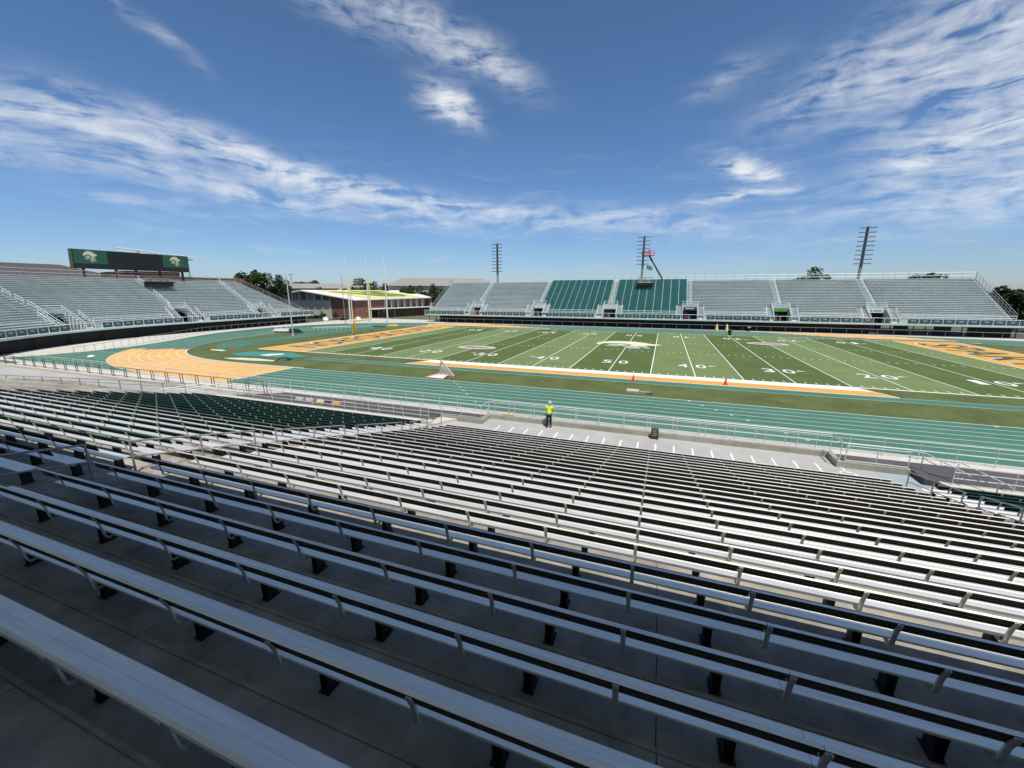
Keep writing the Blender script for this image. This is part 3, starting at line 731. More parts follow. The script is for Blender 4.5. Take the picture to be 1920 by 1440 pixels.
# ------------------------------------------------------------------ steel grandstands
NR, SRUN, SRISE = 24, .60, .36
def stand(name, label, mp, s0, s1, aisles, greens, portals, step, end_cut=None, start_cut=None, panel_gaps=(), skirt=True, skirt_open=(), signs=None, aisle_m='alu_seat', aisle_r=.03, rail_z=3.5, zdeck=2.3, kid_scale=1.0, back_rail=True, seat_h=.42):
    """mp(s, d) -> (x, y); s along the front, d outward from the front edge"""
    t = thing(name, label, 'grandstand', (*mp(s0, 0), 0))
    ox, oy = mp(s0, 0)
    def P(s, d, z): x, y = mp(s, d); return (x - ox, y - oy, z)
    def srange(a, c):
        n = max(1, math.ceil((c - a) / step)); return [a + (c - a) * i / n for i in range(n + 1)]
    def bar(b, a, c, d0, d1, z0, z1):
        S = srange(a, c)
        for u, v in zip(S, S[1:]):
            b.hexa([P(u, d0, z0), P(v, d0, z0), P(v, d1, z0), P(u, d1, z0)], [P(u, d0, z1), P(v, d0, z1), P(v, d1, z1), P(u, d1, z1)])
    zf = lambda r: zdeck + .95 + SRISE * r      # footboard level of row r
    df = lambda r: 1.75 + SRUN * r
    ec = end_cut or (lambda d: s1); sc_ = start_cut or (lambda d: s0)
    b = MB(); bar(b, s0 - 1.0, s1 + 1.5, 0, 1.7, zdeck - .12, zdeck); obj('front_walkway', b, 'alu_far', t)
    b = MB(); bar(b, s0 - 1.0, s1 + 1.5, -.06, -.003, zdeck - .28, zdeck + .03); obj('fascia', b, 'alu_far', t)
    # footboards with risers; cut out where a portal opens
    def clear(r): return [(c - 1.75, c + 1.75) for c in portals] if r < 6 else []
    def spans(a, c, holes):
        out = []; x = a
        for h0, h1 in sorted(holes):
            if h0 > x and h0 < c: out.append((x, h0))
            x = max(x, h1)
        if x < c: out.append((x, c))
        return out
    for r in range(NR):
        b = MB()
        for a, c in spans(sc_(df(r)), ec(df(r)), clear(r)):
            bar(b, a, c, df(r), df(r) + SRUN + .02, zf(r) - .05, zf(r)); bar(b, a, c, df(r) + SRUN - .02, df(r) + SRUN, zf(r) + .002, zf(r) + SRISE - .052)
        obj('footboard', b, 'deck', t)
    # benches, one per row and block
    lims = [s0] + list(aisles) + [s1]
    for bi in range(len(lims) - 1):
        g = bi in greens
        for r in range(NR):
            hw = .75
            a = max(lims[bi] + (hw if bi else .5), sc_(df(r)) + .4); c = min(lims[bi + 1] - (hw if bi < len(lims) - 2 else .5), ec(df(r)) - .4)
            if r < 6:
                if lims[bi] in portals: a = lims[bi] + 3.4
                if lims[bi + 1] in portals: c = lims[bi + 1] - 3.4
            if r >= 6 and r < 8:
                pass
            if c - a < .6: continue
            b = MB(); d = df(r) + .30
            bar(b, a, c, d, d + .26, zf(r) + seat_h - .05, zf(r) + seat_h)
            if g:
                obj('seat_row', b, 'seatgreen', t)
                b = MB(); bar(b, a, c, d + .25, d + .29, zf(r) + seat_h + .06, zf(r) + seat_h + .42); obj('chair_back', b, 'chairgreen', t)
            else:
                obj('bench', b, 'alu_seat', t)
        if g:
            n = int((lims[bi + 1] - lims[bi] - 1.5) / 1.83)
            xs = [lims[bi] + .8 + (lims[bi + 1] - lims[bi] - 1.6) * k / n for k in range(n + 1)]
            for k, x in enumerate(xs):
                b = MB()
                for r in range(NR):
                    if r < 6 and (abs(x - lims[bi]) < 3.4 or abs(x - lims[bi + 1]) < 3.4): continue
                    d = df(r) + .26
                    b.hexa([P(x - .022, d, zf(r) + .1), P(x + .022, d, zf(r) + .1), P(x + .022, d + .32, zf(r) + .1), P(x - .022, d + .32, zf(r) + .1)],
                           [P(x - .022, d, zf(r) + seat_h + .02), P(x + .022, d, zf(r) + seat_h + .02), P(x + .022, d + .32, zf(r) + seat_h + .43), P(x - .022, d + .32, zf(r) + seat_h + .43)])
                obj('seat_divider', b, 'alu2', t)
    # aisle handrails
    for x in aisles:
        r = 7
        while r < NR - 1:
            b = MB(); r2 = min(r + 2, NR - 1)
            A, Bq = P(x, df(r) + .3, zf(r)), P(x, df(r2) + .3, zf(r2))
            b.tube([A, (A[0], A[1], A[2] + .95), (Bq[0], Bq[1], Bq[2] + .95), Bq], aisle_r, 5)
            b.tube([(A[0], A[1], A[2] + .5), (Bq[0], Bq[1], Bq[2] + .5)], aisle_r * .8, 5)
            obj('aisle_handrail', b, aisle_m, t); r += 3
        # steps in the aisle
        b = MB()
        for r in range(6, NR):
            bar(b, x - .55, x + .55, df(r) + .02, df(r) + .28, zf(r) + .01, zf(r) + .17)
        obj('aisle_steps', b, 'alu_far', t)
    # front rail with posts and green panels
    b = MB(); S = srange(s0 - 1.0, s1 + 1.5)
    b.tube([P(s, -.03, rail_z) for s in S], .055, 6); obj('front_top_rail', b, 'polewhite', t)
    n = round((s1 - s0 + 2.5) / 1.9)
    pme = pole_mesh(rail_z - zdeck + .1, .04, 5).mesh('front_post', 'alu_seat')
    marks = MB()
    for k in range(n + 1):
        s = s0 - 1.0 + (s1 - s0 + 2.5) * k / n
        link('front_post', pme, t, P(s, -.03, zdeck - .1))
        if k == n: continue
        sb = s0 - 1.0 + (s1 - s0 + 2.5) * (k + 1) / n; mid = (s + sb) / 2
        if any(abs(mid - p) < 2.9 for p in portals) or any(g0 < mid < g1 for g0, g1 in panel_gaps): continue
        b = MB(); bar(b, s + .06, sb - .06, .0, .03, zdeck + .12, rail_z - .18); obj('green_panel', b, 'panel', t)
        w = .30 + .2 * random.random()
        for ww, zz in ((w, .62), (w * .7, .50)):
            A0, A1 = P(mid - ww, -.012, 0), P(mid + ww, -.012, 0)
            z = zdeck + (rail_z - zdeck) * zz
            marks.face([(A0[0], A0[1], z), (A1[0], A1[1], z), (A1[0], A1[1], z + .07), (A0[0], A0[1], z + .07)])
    obj('panel_print', marks, 'alu2', t, kind='stuff')
    # rail in front of first row
    for a, c in spans(s0, s1, [(p - 3.2, p + 3.2) for p in portals]):
        b = MB()
        for zz in (.95, .5): b.tube([P(s, 1.72, zf(0) + zz) for s in srange(a, c)], .035, 5)
        m = max(1, round((c - a) / 2.4))
        for k in range(m + 1): s = a + (c - a) * k / m; b.tube([P(s, 1.72, zdeck), P(s, 1.72, zf(0) + .95)], .03, 5)
        obj('row_rail', b, 'alu_seat', t)
        b = MB(); bar(b, a, c, 1.69, 1.71, zdeck + .01, zf(0) - .06); obj('row_riser', b, 'alu_far', t)
    # portals
    for pi, p in enumerate(portals):
        zt_ = zf(6) + .1; dB = df(6)
        b = MB()
        for s in (-1, 1):
            x = p + s * 1.72
            b.hexa([P(x - .03, 1.8, zdeck), P(x + .03, 1.8, zdeck), P(x + .03, dB, zdeck), P(x - .03, dB, zdeck)], [P(x - .03, 1.8, zf(0) + .1), P(x + .03, 1.8, zf(0) + .1), P(x + .03, dB, zt_), P(x - .03, dB, zt_)])
        obj('portal_side', b, 'alu_far', t)
        b = MB(); bar(b, p - 1.68, p + 1.68, dB - .35, dB - .30, zdeck + 2.05, zt_ + .25); obj('portal_header', b, 'alu_far', t)
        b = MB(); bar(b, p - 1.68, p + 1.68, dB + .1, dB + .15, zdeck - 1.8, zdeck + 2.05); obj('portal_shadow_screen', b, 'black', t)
        bm_ = MB(); bar(bm_, p - 1.3, p - .3, dB + .02, dB + .06, zdeck, zdeck + 1.6); obj('portal_door', bm_, 'brick', t)
        if signs and pi < len(signs) and signs[pi]:
            sm, tx, tm = signs[pi]
            b = MB(); bar(b, p - 1.45, p + 1.45, dB - .46, dB - .40, zdeck + 2.08, zdeck + 2.88); so = obj('portal_sign', b, sm, t)
            b = MB()
            for (u0, u1, z0, z1) in tx:
                A0, A1 = P(p + u0, dB - .475, 0), P(p + u1, dB - .475, 0)
                b.face([(A0[0], A0[1], zdeck + 2.08 + z0), (A1[0], A1[1], zdeck + 2.08 + z0), (A1[0], A1[1], zdeck + 2.08 + z1), (A0[0], A0[1], zdeck + 2.08 + z1)])
            if tx: obj('sign_print', b, tm, so)
        b = MB()
        for s in (-1, 1):
            for xx, d1, top in ((1.75, dB, zt_ + 1.0), (3.1, df(4), zf(4) + 1.0)):
                x = p + s * xx
                A, Bq = P(x, 1.5, zdeck + 1.05), P(x, d1, top)
                b.tube([P(x, 1.5, zdeck), A, Bq, P(x, d1, top - 1.0)], .04, 5)
                for f in (.33, .66):
                    Q = [A[i] + (Bq[i] - A[i]) * f for i in range(3)]; b.tube([(Q[0], Q[1], Q[2] - 1.0), Q], .03, 5)
                A2, B2 = (A[0], A[1], A[2] - .5), (Bq[0], Bq[1], Bq[2] - .5); b.tube([A2, B2], .03, 5)
        A, Bq = P(p - 1.75, dB, zt_ + 1.0), P(p + 1.75, dB, zt_ + 1.0)
        b.tube([A, Bq], .04, 5); b.tube([(A[0], A[1], A[2] - .5), (Bq[0], Bq[1], Bq[2] - .5)], .03, 5)
        obj('portal_rails', b, 'polewhite', t)
        b = MB()
        for s in (-1, 1):
            for k in range(6):
                a, c = sorted((p + s * 1.9, p + s * 3.0)); bar(b, a, c, 1.8 + k * .55, 1.8 + k * .55 + .5, zdeck + .02 + k * .34, zdeck + .30 + k * .34)
        obj('portal_stairs', b, 'alu_seat', t)
    # back fence, end rails
    zb = zf(NR - 1) + SRISE; db = df(NR - 1) + SRUN
    if back_rail:
        S = srange(sc_(db), ec(db)); b = MB()
        for zz in (1.35, .65, .03): b.tube([P(s, db, zb + zz) for s in S], .03, 5)
        obj('back_rail', b, 'alu2', t)
        b = MB(); L = ec(db) - sc_(db)
        k = 0
        while k * .9 < L:
            s = sc_(db) + k * .9
            for sg in (0, 1):
                sa, sb = (s, min(s + .9, ec(db))) if sg == 0 else (min(s + .9, ec(db)), s)
                A, Bq = P(sa, db, zb + .05), P(sb, db, zb + 1.3)
                b.face([(A[0], A[1], A[2] - .006), (Bq[0], Bq[1], Bq[2] - .006), (Bq[0], Bq[1], Bq[2] + .006), (A[0], A[1], A[2] + .006)])
            k += 1
        obj('back_wire_mesh', b, 'alu2', t, kind='stuff')
        n = round(L / 2.4); pme = pole_mesh(1.5, .035, 5).mesh('back_post', 'railgrey')
        for k in range(n + 1): link('back_post', pme, t, P(sc_(db) + L * k / n, db, zb - .1))
    for (cut, sg) in ((ec, 1), (sc_, -1)):
        b = MB(); A = P(cut(df(0)) + sg * .1, df(0), zf(0)); Bq = P(cut(db) + sg * .1, db, zb)
        for zz in (1.2, .65, .1): b.tube([(A[0], A[1], A[2] + zz), (Bq[0], Bq[1], Bq[2] + zz)], .05 if zz > 1 else .035, 5)
        for k in range(13):
            f = k / 12; Q = [A[i] + (Bq[i] - A[i]) * f for i in range(3)]; b.tube([(Q[0], Q[1], Q[2] - .2), (Q[0], Q[1], Q[2] + 1.2)], .035, 5)
        obj('end_rail', b, 'railgrey', t)
    # under-structure
    n = round((s1 - s0) / 6.1)
    for k in range(n + 1):
        s = s0 + (s1 - s0) * k / n
        b = MB()
        for d in (.9, 5, 9.5, 14):
            ztop = zdeck - .12 if d < 1.7 else zdeck + .8 + (d - 1.75) / SRUN * SRISE - .1
            x, y, _ = P(s, d, 0); b.tube([(x, y, 0), (x, y, ztop)], .09, 6)
        x0_, y0_, _ = P(s, 1.75, 0); x1_, y1_, _ = P(s, db, 0)
        b.tube([(x0_, y0_, zdeck + .55), (x1_, y1_, zb - .35)], .09, 5)
        obj('steel_frame', b, 'steel', t)
    if skirt:
        for a, c in spans(s0 + 3.5, s1 - .5, list(skirt_open)):
            b = MB(); bar(b, a, c, 1.2, 1.25, 0.0, zdeck - .13); obj('shade_screen', b, 'black', t)  # black sheets stand in for the deep shade below the deck
    return t

WOR = [(-.9, -.62, .25, .55), (-.45, .0, .3, .5), (.08, .38, .3, .5), (.46, .95, .3, .5)]
def far_mp(s, d): return (s, 62.0 + d)
far = stand('far_grandstand', 'long silver grandstand with two green chair blocks across the field', far_mp, -62.1, 70.7,
            [-47.2, -28.1, -8.2, 11.5, 31.2, 49.4], (2, 3), [-47.2, -28.1, -8.2, 11.5, 31.2, 49.4], 40,
            skirt_open=((47.5, 51.5), (54, 58.2), (61, 63.5)),
            signs=[('roofwhite', WOR, 'steel'), ('roofwhite', WOR, 'alu2'), ('roofwhite', [(-.95, -.5, .15, .65), (-.3, .9, .32, .46)], 'alu2'), ('navy', [(-1.0, -.72, .25, .6)] + [(-.6 + .22 * k, -.45 + .22 * k, .28, .55 if k % 2 else .66) for k in range(7)], 'white'), ('sgreen', [(-.8, .8, .3, .4)], 'turf_l'), ('roofwhite', [(-1.0, -.7, .25, .55), (-.5, 1.1, .32, .5)], 'steel')])
def left_mp(s, d):
    # straight for s>=0 (y from 12 to 47 at x=-93.6); bends towards the near side for s<0
    Rb, cx, cy = 45.0, -48.6, 12.0
    if s >= 0: return (-93.6 - d, 12 + s)
    a = -s / Rb
    return (cx - (Rb + d) * math.cos(a), cy - (Rb + d) * math.sin(a))
left = stand('left_grandstand', 'curved silver grandstand under the scoreboard at the left end', left_mp, -44, 35.5,
             [-18.6, 2.3, 21.0], (), [-17.5, 3.2, 22.4], 3.0, aisle_m='polewhite', aisle_r=.045, end_cut=lambda d: 35.5 - 9.5 * d / 15.5, skirt_open=(), signs=[('panel', [], 'white'), ('panel', [], 'white'), None])

# far boundary fence
fp = [(-91, 50), (-86, 53.5), (-80, 56.5), (-70, 59.3), (-58, 61.2), (-40, 61.4), (0, 61.3), (40, 61.0), (56, 60.3), (72, 58.6), (84, 53)]
t = thing('boundary_fence', 'low chain-link boundary fence in front of the far grandstand', 'fence', (*fp[0], 0))
def fence_run(t, fp, h, sp, m, pr=.03):
    o = Vector((fp[0][0], fp[0][1], 0)); P = [Vector((x, y, 0)) - o for x, y in fp]
    b = MB(); b.tube([p + Vector((0, 0, h)) for p in P], pr, 5); obj('top_rail', b, m, t)
    b = MB(); b.tube([p + Vector((0, 0, .08)) for p in P], pr * .7, 5); obj('bottom_rail', b, m, t)
    pme = pole_mesh(h, pr, 5).mesh('post', m)
    for i in range(len(P) - 1):
        L = P[i + 1] - P[i]; k = max(1, round(L.length / sp))
        for j in range(k): link('post', pme, t, tuple(P[i] + L * (j / k)))
fence_run(t, fp, 1.2, 2.9, 'railgrey', .026)
fl = [(-72.8, -14.5), (-76.9, -8), (-81.5, -.5), (-86.4, 7.5), (-90.6, 14.5), (-91.9, 22), (-92.0, 33), (-91.4, 41.5), (-91, 49.8)]
t = thing('boundary_fence', 'low chain-link boundary fence under the curved left grandstand', 'fence', (*fl[0], 0))
fence_run(t, fl, 1.15, 1.9, 'railgrey', .026)

# ------------------------------------------------------------------ scoreboard
ux, uy = Vector((1.5, 20.0)).normalized()       # along the board (left end to right end as seen)
SB0 = Vector((-110.2, 3.9)); SBL = 21.3
t = thing('scoreboard', 'wide black and green video scoreboard above the left grandstand', 'scoreboard', (SB0.x, SB0.y, 13.8), math.atan2(uy, ux))
# local x along board, local -y faces the field, top leans forward
def sp(x, z, d=0.0): return (x, -.16 * z + d, z)
def panel_(x0, x1, z0, z1, d0, d1):
    b = MB(); b.hexa([sp(x0, z0, d0), sp(x1, z0, d0), sp(x1, z0, d1), sp(x0, z0, d1)], [sp(x0, z1, d0), sp(x1, z1, d0), sp(x1, z1, d1), sp(x0, z1, d1)]); return b
H = 3.75
obj('cabinet', panel_(.0, SBL, -.05, H + .03, .03, 1.25), 'blackp', t)
obj('side_cheek', panel_(-.12, -.005, -.05, H + .05, -.02, 1.28), 'scrside', t)
obj('screen', panel_(5.7, 15.7, .0, H, -.04, .02), 'blackp', t)
for (a, c) in ((.15, 5.6), (15.8, SBL - .1)):
    g = obj('green_panel', panel_(a, c, .95, H, -.03, .02), 'scrgreen', t)
    obj('ticker_panel', panel_(a, c, .0, .93, -.05, .02), 'blackp', t)
    cx = (a + c) / 2 - .15; cz = 2.45
    for nm, polys, m_, dd in (('crest', [CREST], 'logo_gold', -.045), ('face', FACE, 'logo_face', -.047), ('highlight', [EYE, [(.08, -.05), (.2, -.1), (.2, -.22), (.1, -.18)]], 'logo_gold', -.05)):
        b = MB()
        for Pl in polys:
            b.face([sp(cx + x * 2.3, cz + y * 2.2, dd) for x, y in Pl])
        obj('emblem_' + nm, b, m_, g)
for x in (1.6, 7.0, 10.6, 15.2, 20.0):
    b = MB(); b.box(x - .18, .35, -3.3, x + .18, .8, .0); obj('leg', b, 'blackp', t)
b = MB(); b.box(11.5, .2, H, 11.9, .9, H + .6); b.box(14.9, .2, H, 15.1, .5, H + .3); b.box(17, .2, H, 17.2, .5, H + .3); obj('roof_box', b, 'wallcream', t)
# dark camera platform under the board
t = thing('camera_platform', 'dark green camera platform on the top rows below the scoreboard', 'platform', (-105.6, 13.3, 11.0), R(90))
b = MB(); b.box(0, -1.3, 0, 5.6, .9, .18); obj('deck', b, 'steel', t)
b = MB()
for k in range(9): b.tube([(k * .7, -1.3, .1), (k * .7, -1.3, 1.5)], .04, 5)
for z in (.6, 1.1, 1.5): b.tube([(0, -1.3, z), (5.6, -1.3, z)], .04, 5)
obj('guard_rail', b, 'scrside', t)
for x in (.9, 3.0, 4.4): b = MB(); b.box(x, -.4, .2, x + .6, .2, 1.1); obj('equipment_box', b, 'wallgrey', t)
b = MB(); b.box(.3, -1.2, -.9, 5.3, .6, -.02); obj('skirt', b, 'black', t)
# same kind of platform on the far stand, with a flag
t = thing('camera_platform', 'small dark camera platform on the top rows of the green chairs', 'platform', (-1.9, 73.4, 11.35))
b = MB(); b.box(0, 0, 0, 3.6, 2.2, .25); obj('deck', b, 'wallcream', t)
b = MB()
for z in (.75, 1.4): b.tube([(0, 0, z), (3.6, 0, z), (3.6, 2.2, z), (0, 2.2, z), (0, 0, z)], .06, 5)
for x in (0, 1.8, 3.6): b.tube([(x, 0, 0), (x, 0, 1.4)], .06, 5); b.tube([(x, 2.2, 0), (x, 2.2, 1.4)], .05, 5)
obj('guard_rail', b, 'railgrey', t)
b = MB(); b.box(-.3, -.1, -.85, 3.9, 2.0, -.02); obj('skirt', b, 'black', t)
t = thing('flag', 'small green and white flag on a thin pole behind the far stand', 'flag', (-.25, 79.5, 12.2))
b = MB(); b.tube([(0, 0, 0), (0, 0, 4.3)], .04, 5); obj('pole', b, 'polewhite', t)
b = MB()
for k in range(6):
    y0_, y1_ = .12 * math.sin(k * 1.1), .12 * math.sin((k + 1) * 1.1); dz0, dz1 = -.1 * k, -.1 * (k + 1)
    b.face([(.05 + k * .27, y0_, 3.1 + dz0), (.05 + k * .27 + .27, y1_, 3.1 + dz1), (.05 + k * .27 + .27, y1_, 4.25 + dz1), (.05 + k * .27, y0_, 4.25 + dz0)], k % 2)
obj('cloth', b, ['scrgreen', 'logo_face'], t)

# ------------------------------------------------------------------ floodlight poles
def floodlight(x, y, z0, z1, rows, label, lean=0.0, w=1.7):
    t = thing('floodlight_pole', label, 'floodlight', (x, y, 0), 0, 'floodlight poles behind the far grandstand')
    b = MB(); b.tube([(0, 0, 0), (0, 0, z1 - 4.6), (0, 0, z1)], [.42, .30, .26], 10); obj('pole', b, 'polegrey', t)
    b = MB(); b.box(-.24, -.36, z1 - rows * 1.0 - .3, .24, -.05, z1 + .1); obj('cable_spine', b, 'fixture', t)
    for k in range(rows):
        z = z1 - .3 - k * (8.3 / 8 if rows == 9 else 1.05)
        b = MB(); b.box(-w, -.34, z - .05, w, -.22, z + .05)
        for j in range(7):
            xx = -w + .15 + j * (2 * w - .3) / 6
            b.hexa([(xx - .17, -.75, z - .10), (xx + .17, -.75, z - .10), (xx + .12, -.34, z + .0), (xx - .12, -.34, z + .0)], [(xx - .17, -.70, z + .14), (xx + .17, -.70, z + .14), (xx + .12, -.30, z + .12), (xx - .12, -.30, z + .12)])
        obj('lamp_bar', b, 'fixture', t)
floodlight(-46.6, 80.6, 12, 24.0, 9, 'leftmost floodlight pole with nine lamp bars behind the far stand')
floodlight(-1.4, 80.6, 12, 24.3, 8, 'middle floodlight pole beside the red lift basket')
floodlight(50.0, 80.6, 12, 24.2, 9, 'rightmost floodlight pole with nine lamp bars behind the far stand')

# boom lift with a worker in the basket
t = thing('boom_lift', 'boom lift reaching its red basket up to the middle floodlight pole', 'boom lift', (6.0, 88, 0))
b = MB(); b.tube([(0, 0, 2), (-2.0, 0, 13.0)], .34, 6); b.tube([(-2.0, 0, 13.0), (-5.3, 0, 18.3)], [.30, .22], 6); b.tube([(-5.1, -.1, 18.0), (-6.1, -.1, 19.7)], .3, 6); obj('boom', b, 'boom', t)
b = MB(); b.box(-2, -1.2, .6, 2.4, 1.2, 2.2); obj('chassis', b, 'liftred', t)
for x in (-1.4, 1.6):
    for y in (-1.3, 1.1): b = MB(); b.tube([(x, y, .55), (x, y + .3, .55)], .55, 12); obj('wheel', b, 'tarp', t)
b = MB(); b.box(-8.2, -1.0, 19.6, -4.6, .6, 19.75)
for z in (20.3, 20.9): b.tube([(-8.2, -1.0, z), (-4.6, -1.0, z), (-4.6, .6, z), (-8.2, .6, z), (-8.2, -1.0, z)], .05, 5)
for x in (-8.2, -7.0, -5.8, -4.6):
    for y in (-1.0, .6): b.tube([(x, y, 19.7), (x, y, 20.9)], .05, 5)
obj('basket', b, 'liftred', t)

# ------------------------------------------------------------------ goal post, net poles, other poles
t = thing('goal_post', 'yellow football goal post behind the left end zone', 'goal post', (-57.6, 24.6, 0))
b = MB(); b.lathe([(.36, 0), (.36, 1.9), (.30, 2.0)], 12); obj('pad', b, 'yelpad', t)
b = MB(); b.tube([(0, 0, 0), (0, 0, 1.9), (.5, 0, 2.7), (1.4, 0, 2.95), (2.6, 0, 3.0)], .11, 8); obj('gooseneck', b, 'yellow', t)
b = MB(); b.tube([(2.6, -2.95, 3.0), (2.6, 2.95, 3.0)], .11, 8); obj('crossbar', b, 'yellow', t)
for y in (-2.9, 2.9): b = MB(); b.tube([(2.6, y, 3.0), (2.6, y, 12.2)], .11, 8); obj('upright', b, 'yellowpale', t)
def pole(x, y, h, label, m='polewhite', r=.09, cat='pole', g=None):
    t = thing('net_pole', label, cat, (x, y, 0), 0, g)
    b = MB(); b.tube([(0, 0, 0), (0, 0, h)], [r, r * .6], 8); obj('shaft', b, m, t)
    b = MB(); b.lathe([(r * 2.2, 0), (r * 2.2, .12), (r, .14)], 8); obj('base', b, m, t)
pole(-78.6, 47.4, 18.7, 'tall white net pole just left of the goal post upright', r=.22, g='white net poles by the bend')
pole(-74.8, 51.0, 18.8, 'tall white net pole behind the right goal post upright', r=.22, g='white net poles by the bend')
pole(-70.6, 53.7, 18.6, 'tall white net pole standing right of the goal post', r=.22, g='white net poles by the bend')
pole(-80.8, 47.7, 13.3, 'shorter grey pole beside the leftmost white net pole', 'railgrey', .10)
pole(-66.0, 16.4, 12.5, 'slim silver pole on the grass left of the end zone', 'alu2', .13)
pole(-81.4, 72, 6.7, 'thin grey post in front of the brick hall windows', 'railgrey', .06)

# ------------------------------------------------------------------ small things on the field
def cone(x, y, h, label, m='cone', g=None, r=None):
    r = r or h * .28
    t = thing('traffic_cone', label, 'cone', (x, y, .012), 0, g)
    b = MB(); b.lathe([(r * .78, .03), (r * .16, h), (r * .1, h + .01)], 12); obj('cone_body', b, m, t)
    b = MB(); b.box(-r, -r, 0, r, r, .035); obj('base', b, m, t)
cone(3.07, -4.87, .72, 'red cone on the teal runway nearest midfield', g='red cones on the infield')
cone(11.62, -3.12, .72, 'red cone on the gold band right of midfield', g='red cones on the infield')
cone(-57.75, -2.54, .76, 'red cone on the grass at the left bend', g='red cones on the infield')
cone(14.4, 49.4, .8, 'small red cone on the far sideline', g='red cones on the infield')
for x, lab in ((17.3, 'tall yellow cone cover left of its twin on the far track'), (19.4, 'tall yellow cone cover right of its twin on the far track')):
    t = thing('yellow_cone_cover', lab, 'cone', (x, 59.6, 0), 0, 'tall yellow covers on the far track')
    b = MB(); b.lathe([(.34, 0), (.33, .3), (.20, 1.2), (.10, 1.6)], 12); obj('cover', b, 'yellowpale', t)
t = thing('trash_can', 'black bin on the far sideline beside the thirty-five yard line', 'bin', (18.8, 50.1, 0.012))
b = MB(); b.lathe([(.30, 0), (.36, .95)], 14); obj('drum', b, 'tarp', t); b = MB(); b.lathe([(.38, .951), (.38, 1.02), (.2, 1.15)], 14); obj('lid', b, 'navy', t)
t = thing('trash_can', 'dark bin with a yellow lid by the far fence', 'bin', (24.1, 60.7, 0))
b = MB(); b.lathe([(.28, 0), (.33, .9)], 14); obj('drum', b, 'steel', t); b = MB(); b.lathe([(.36, .901), (.36, 1.02)], 14); obj('lid', b, 'yellowpale', t)
# yard marker at the far sideline
t = thing('corner_flag', 'low yellow marker with a white flag at the far sideline', 'marker', (-23.6, 50.3, .01))
b = MB(); b.box(-.7, -.3, 0, .7, .3, .22); obj('mat', b, 'yellowpale', t); b = MB(); b.tube([(.6, 0, .2), (1.2, 0, 1.1)], .05, 5); obj('stick', b, 'polewhite', t)
# lacrosse goals
t = thing('lacrosse_goal', 'upright lacrosse goal with white net by the track', 'lacrosse goal', (-16.25, -9.2, .01))
b = MB(); b.tube([(-.35, 0, 0), (-.1, -.1, 1.75)], .045, 6); b.tube([(1.15, .3, 0), (-.1, -.1, 1.75)], .035, 6); b.tube([(-.35, 0, .05), (1.15, .3, .05)], .05, 6); b.tube([(-.35, 0, .05), (-.9, .5, .05), (.9, .9, .05), (1.15, .3, .05)], .035, 6); b.tube([(-.9, .5, .05), (-.1, -.1, 1.75)], .03, 5); b.tube([(-.1, -.1, 1.75), (-.1, -.1, 2.0)], .04, 5)
obj('frame', b, 'netred', t)
def netface(b, A, Bp, Cp, n):
    A, Bp, Cp = Vector(A), Vector(Bp), Vector(Cp)
    for k in range(1, n):
        f = k / n
        b.tube([A + (Bp - A) * f, A + (Cp - A) * f], .012, 3, cap=False)
        b.tube([A, Bp + (Cp - Bp) * f], .012, 3, cap=False)
b = MB(); netface(b, (-.1, -.1, 1.75), (-.35, 0, .05), (1.15, .3, .05), 13); netface(b, (-.1, -.1, 1.75), (-.9, .5, .05), (-.35, 0, .05), 9); netface(b, (-.1, -.1, 1.75), (.9, .9, .05), (1.15, .3, .05), 7)
obj('net', b, 'net', t, kind='stuff')
t = thing('lacrosse_goal', 'lacrosse goal lying flat beside the upright one', 'lacrosse goal', (-17.6, -10.4, .01))
b = MB(); b.tube([(-.1, .05, .06), (2.1, -.1, .06), (1.9, 1.6, .22), (1.0, 1.4, .3), (-.1, .05, .06)], .05, 6); b.tube([(1.9, 1.6, .22), (.9, .5, .34), (-.1, .05, .06)], .03, 5); obj('frame', b, 'netred', t)
b = MB(); netface(b, (-.1, .05, .08), (2.1, -.1, .08), (1.9, 1.6, .22), 22); netface(b, (1.9, 1.6, .22), (-.1, .05, .08), (1.0, 1.4, .3), 14); obj('net', b, 'net', t, kind='stuff')
# utility box and slab
t = thing('ground_box', 'cream utility lid with a grey slab on the grass by the track', 'utility box', (3.1, -9.3, 0))
b = MB(); b.box(-.3, -.1, 0, .75, .75, .12); obj('lid', b, 'wallcream', t); b = MB(); b.box(.8, .0, 0, 1.75, .55, .05); obj('slab', b, 'wallgrey', t); b = MB(); b.box(1.45, -.45, 0, 1.95, -.05, .03); obj('cover', b, 'tarp', t)
# jump areas
t = thing('high_jump_mat', 'teal landing area with white top patch at the left bend', 'landing mat', (-47, -4.6, 0))
b = MB(); b.prism_z([(-6.4, -1.2), (-5.7, 1.5), (1.2, 2.6), (6.8, .3), (4.0, -1.2), (-3.9, -2.2)], .0065, .09); obj('mat_body', b, 'matt', t)
b = MB(); b.prism_z([(-.9, -.9), (.5, -1.0), (1.9, .7), (1.2, 1.1), (-.2, .4)], .091, .16); obj('white_cover', b, 'roofwhite', t)
sheet('sand_patch', [[(-51, -8.5), (-49, -7.6), (-46, -7.3), (-42.5, -7.6), (-42, -8.3), (-46, -8.9), (-49, -9.0)]], .006, 'sand', kind='structure')
sheet('sand_patch', [[(-61.5, -3.1), (-60.6, -3.8), (-57.8, -4.0), (-57.6, -3.4), (-59.5, -2.8)]], .006, 'sand', kind='structure')
t = thing('black_tarp', 'black tarpaulin mound at the start of the runway', 'tarpaulin', (-41.35, -7.2, .01))
b = MB()
n = 10
grid = {}
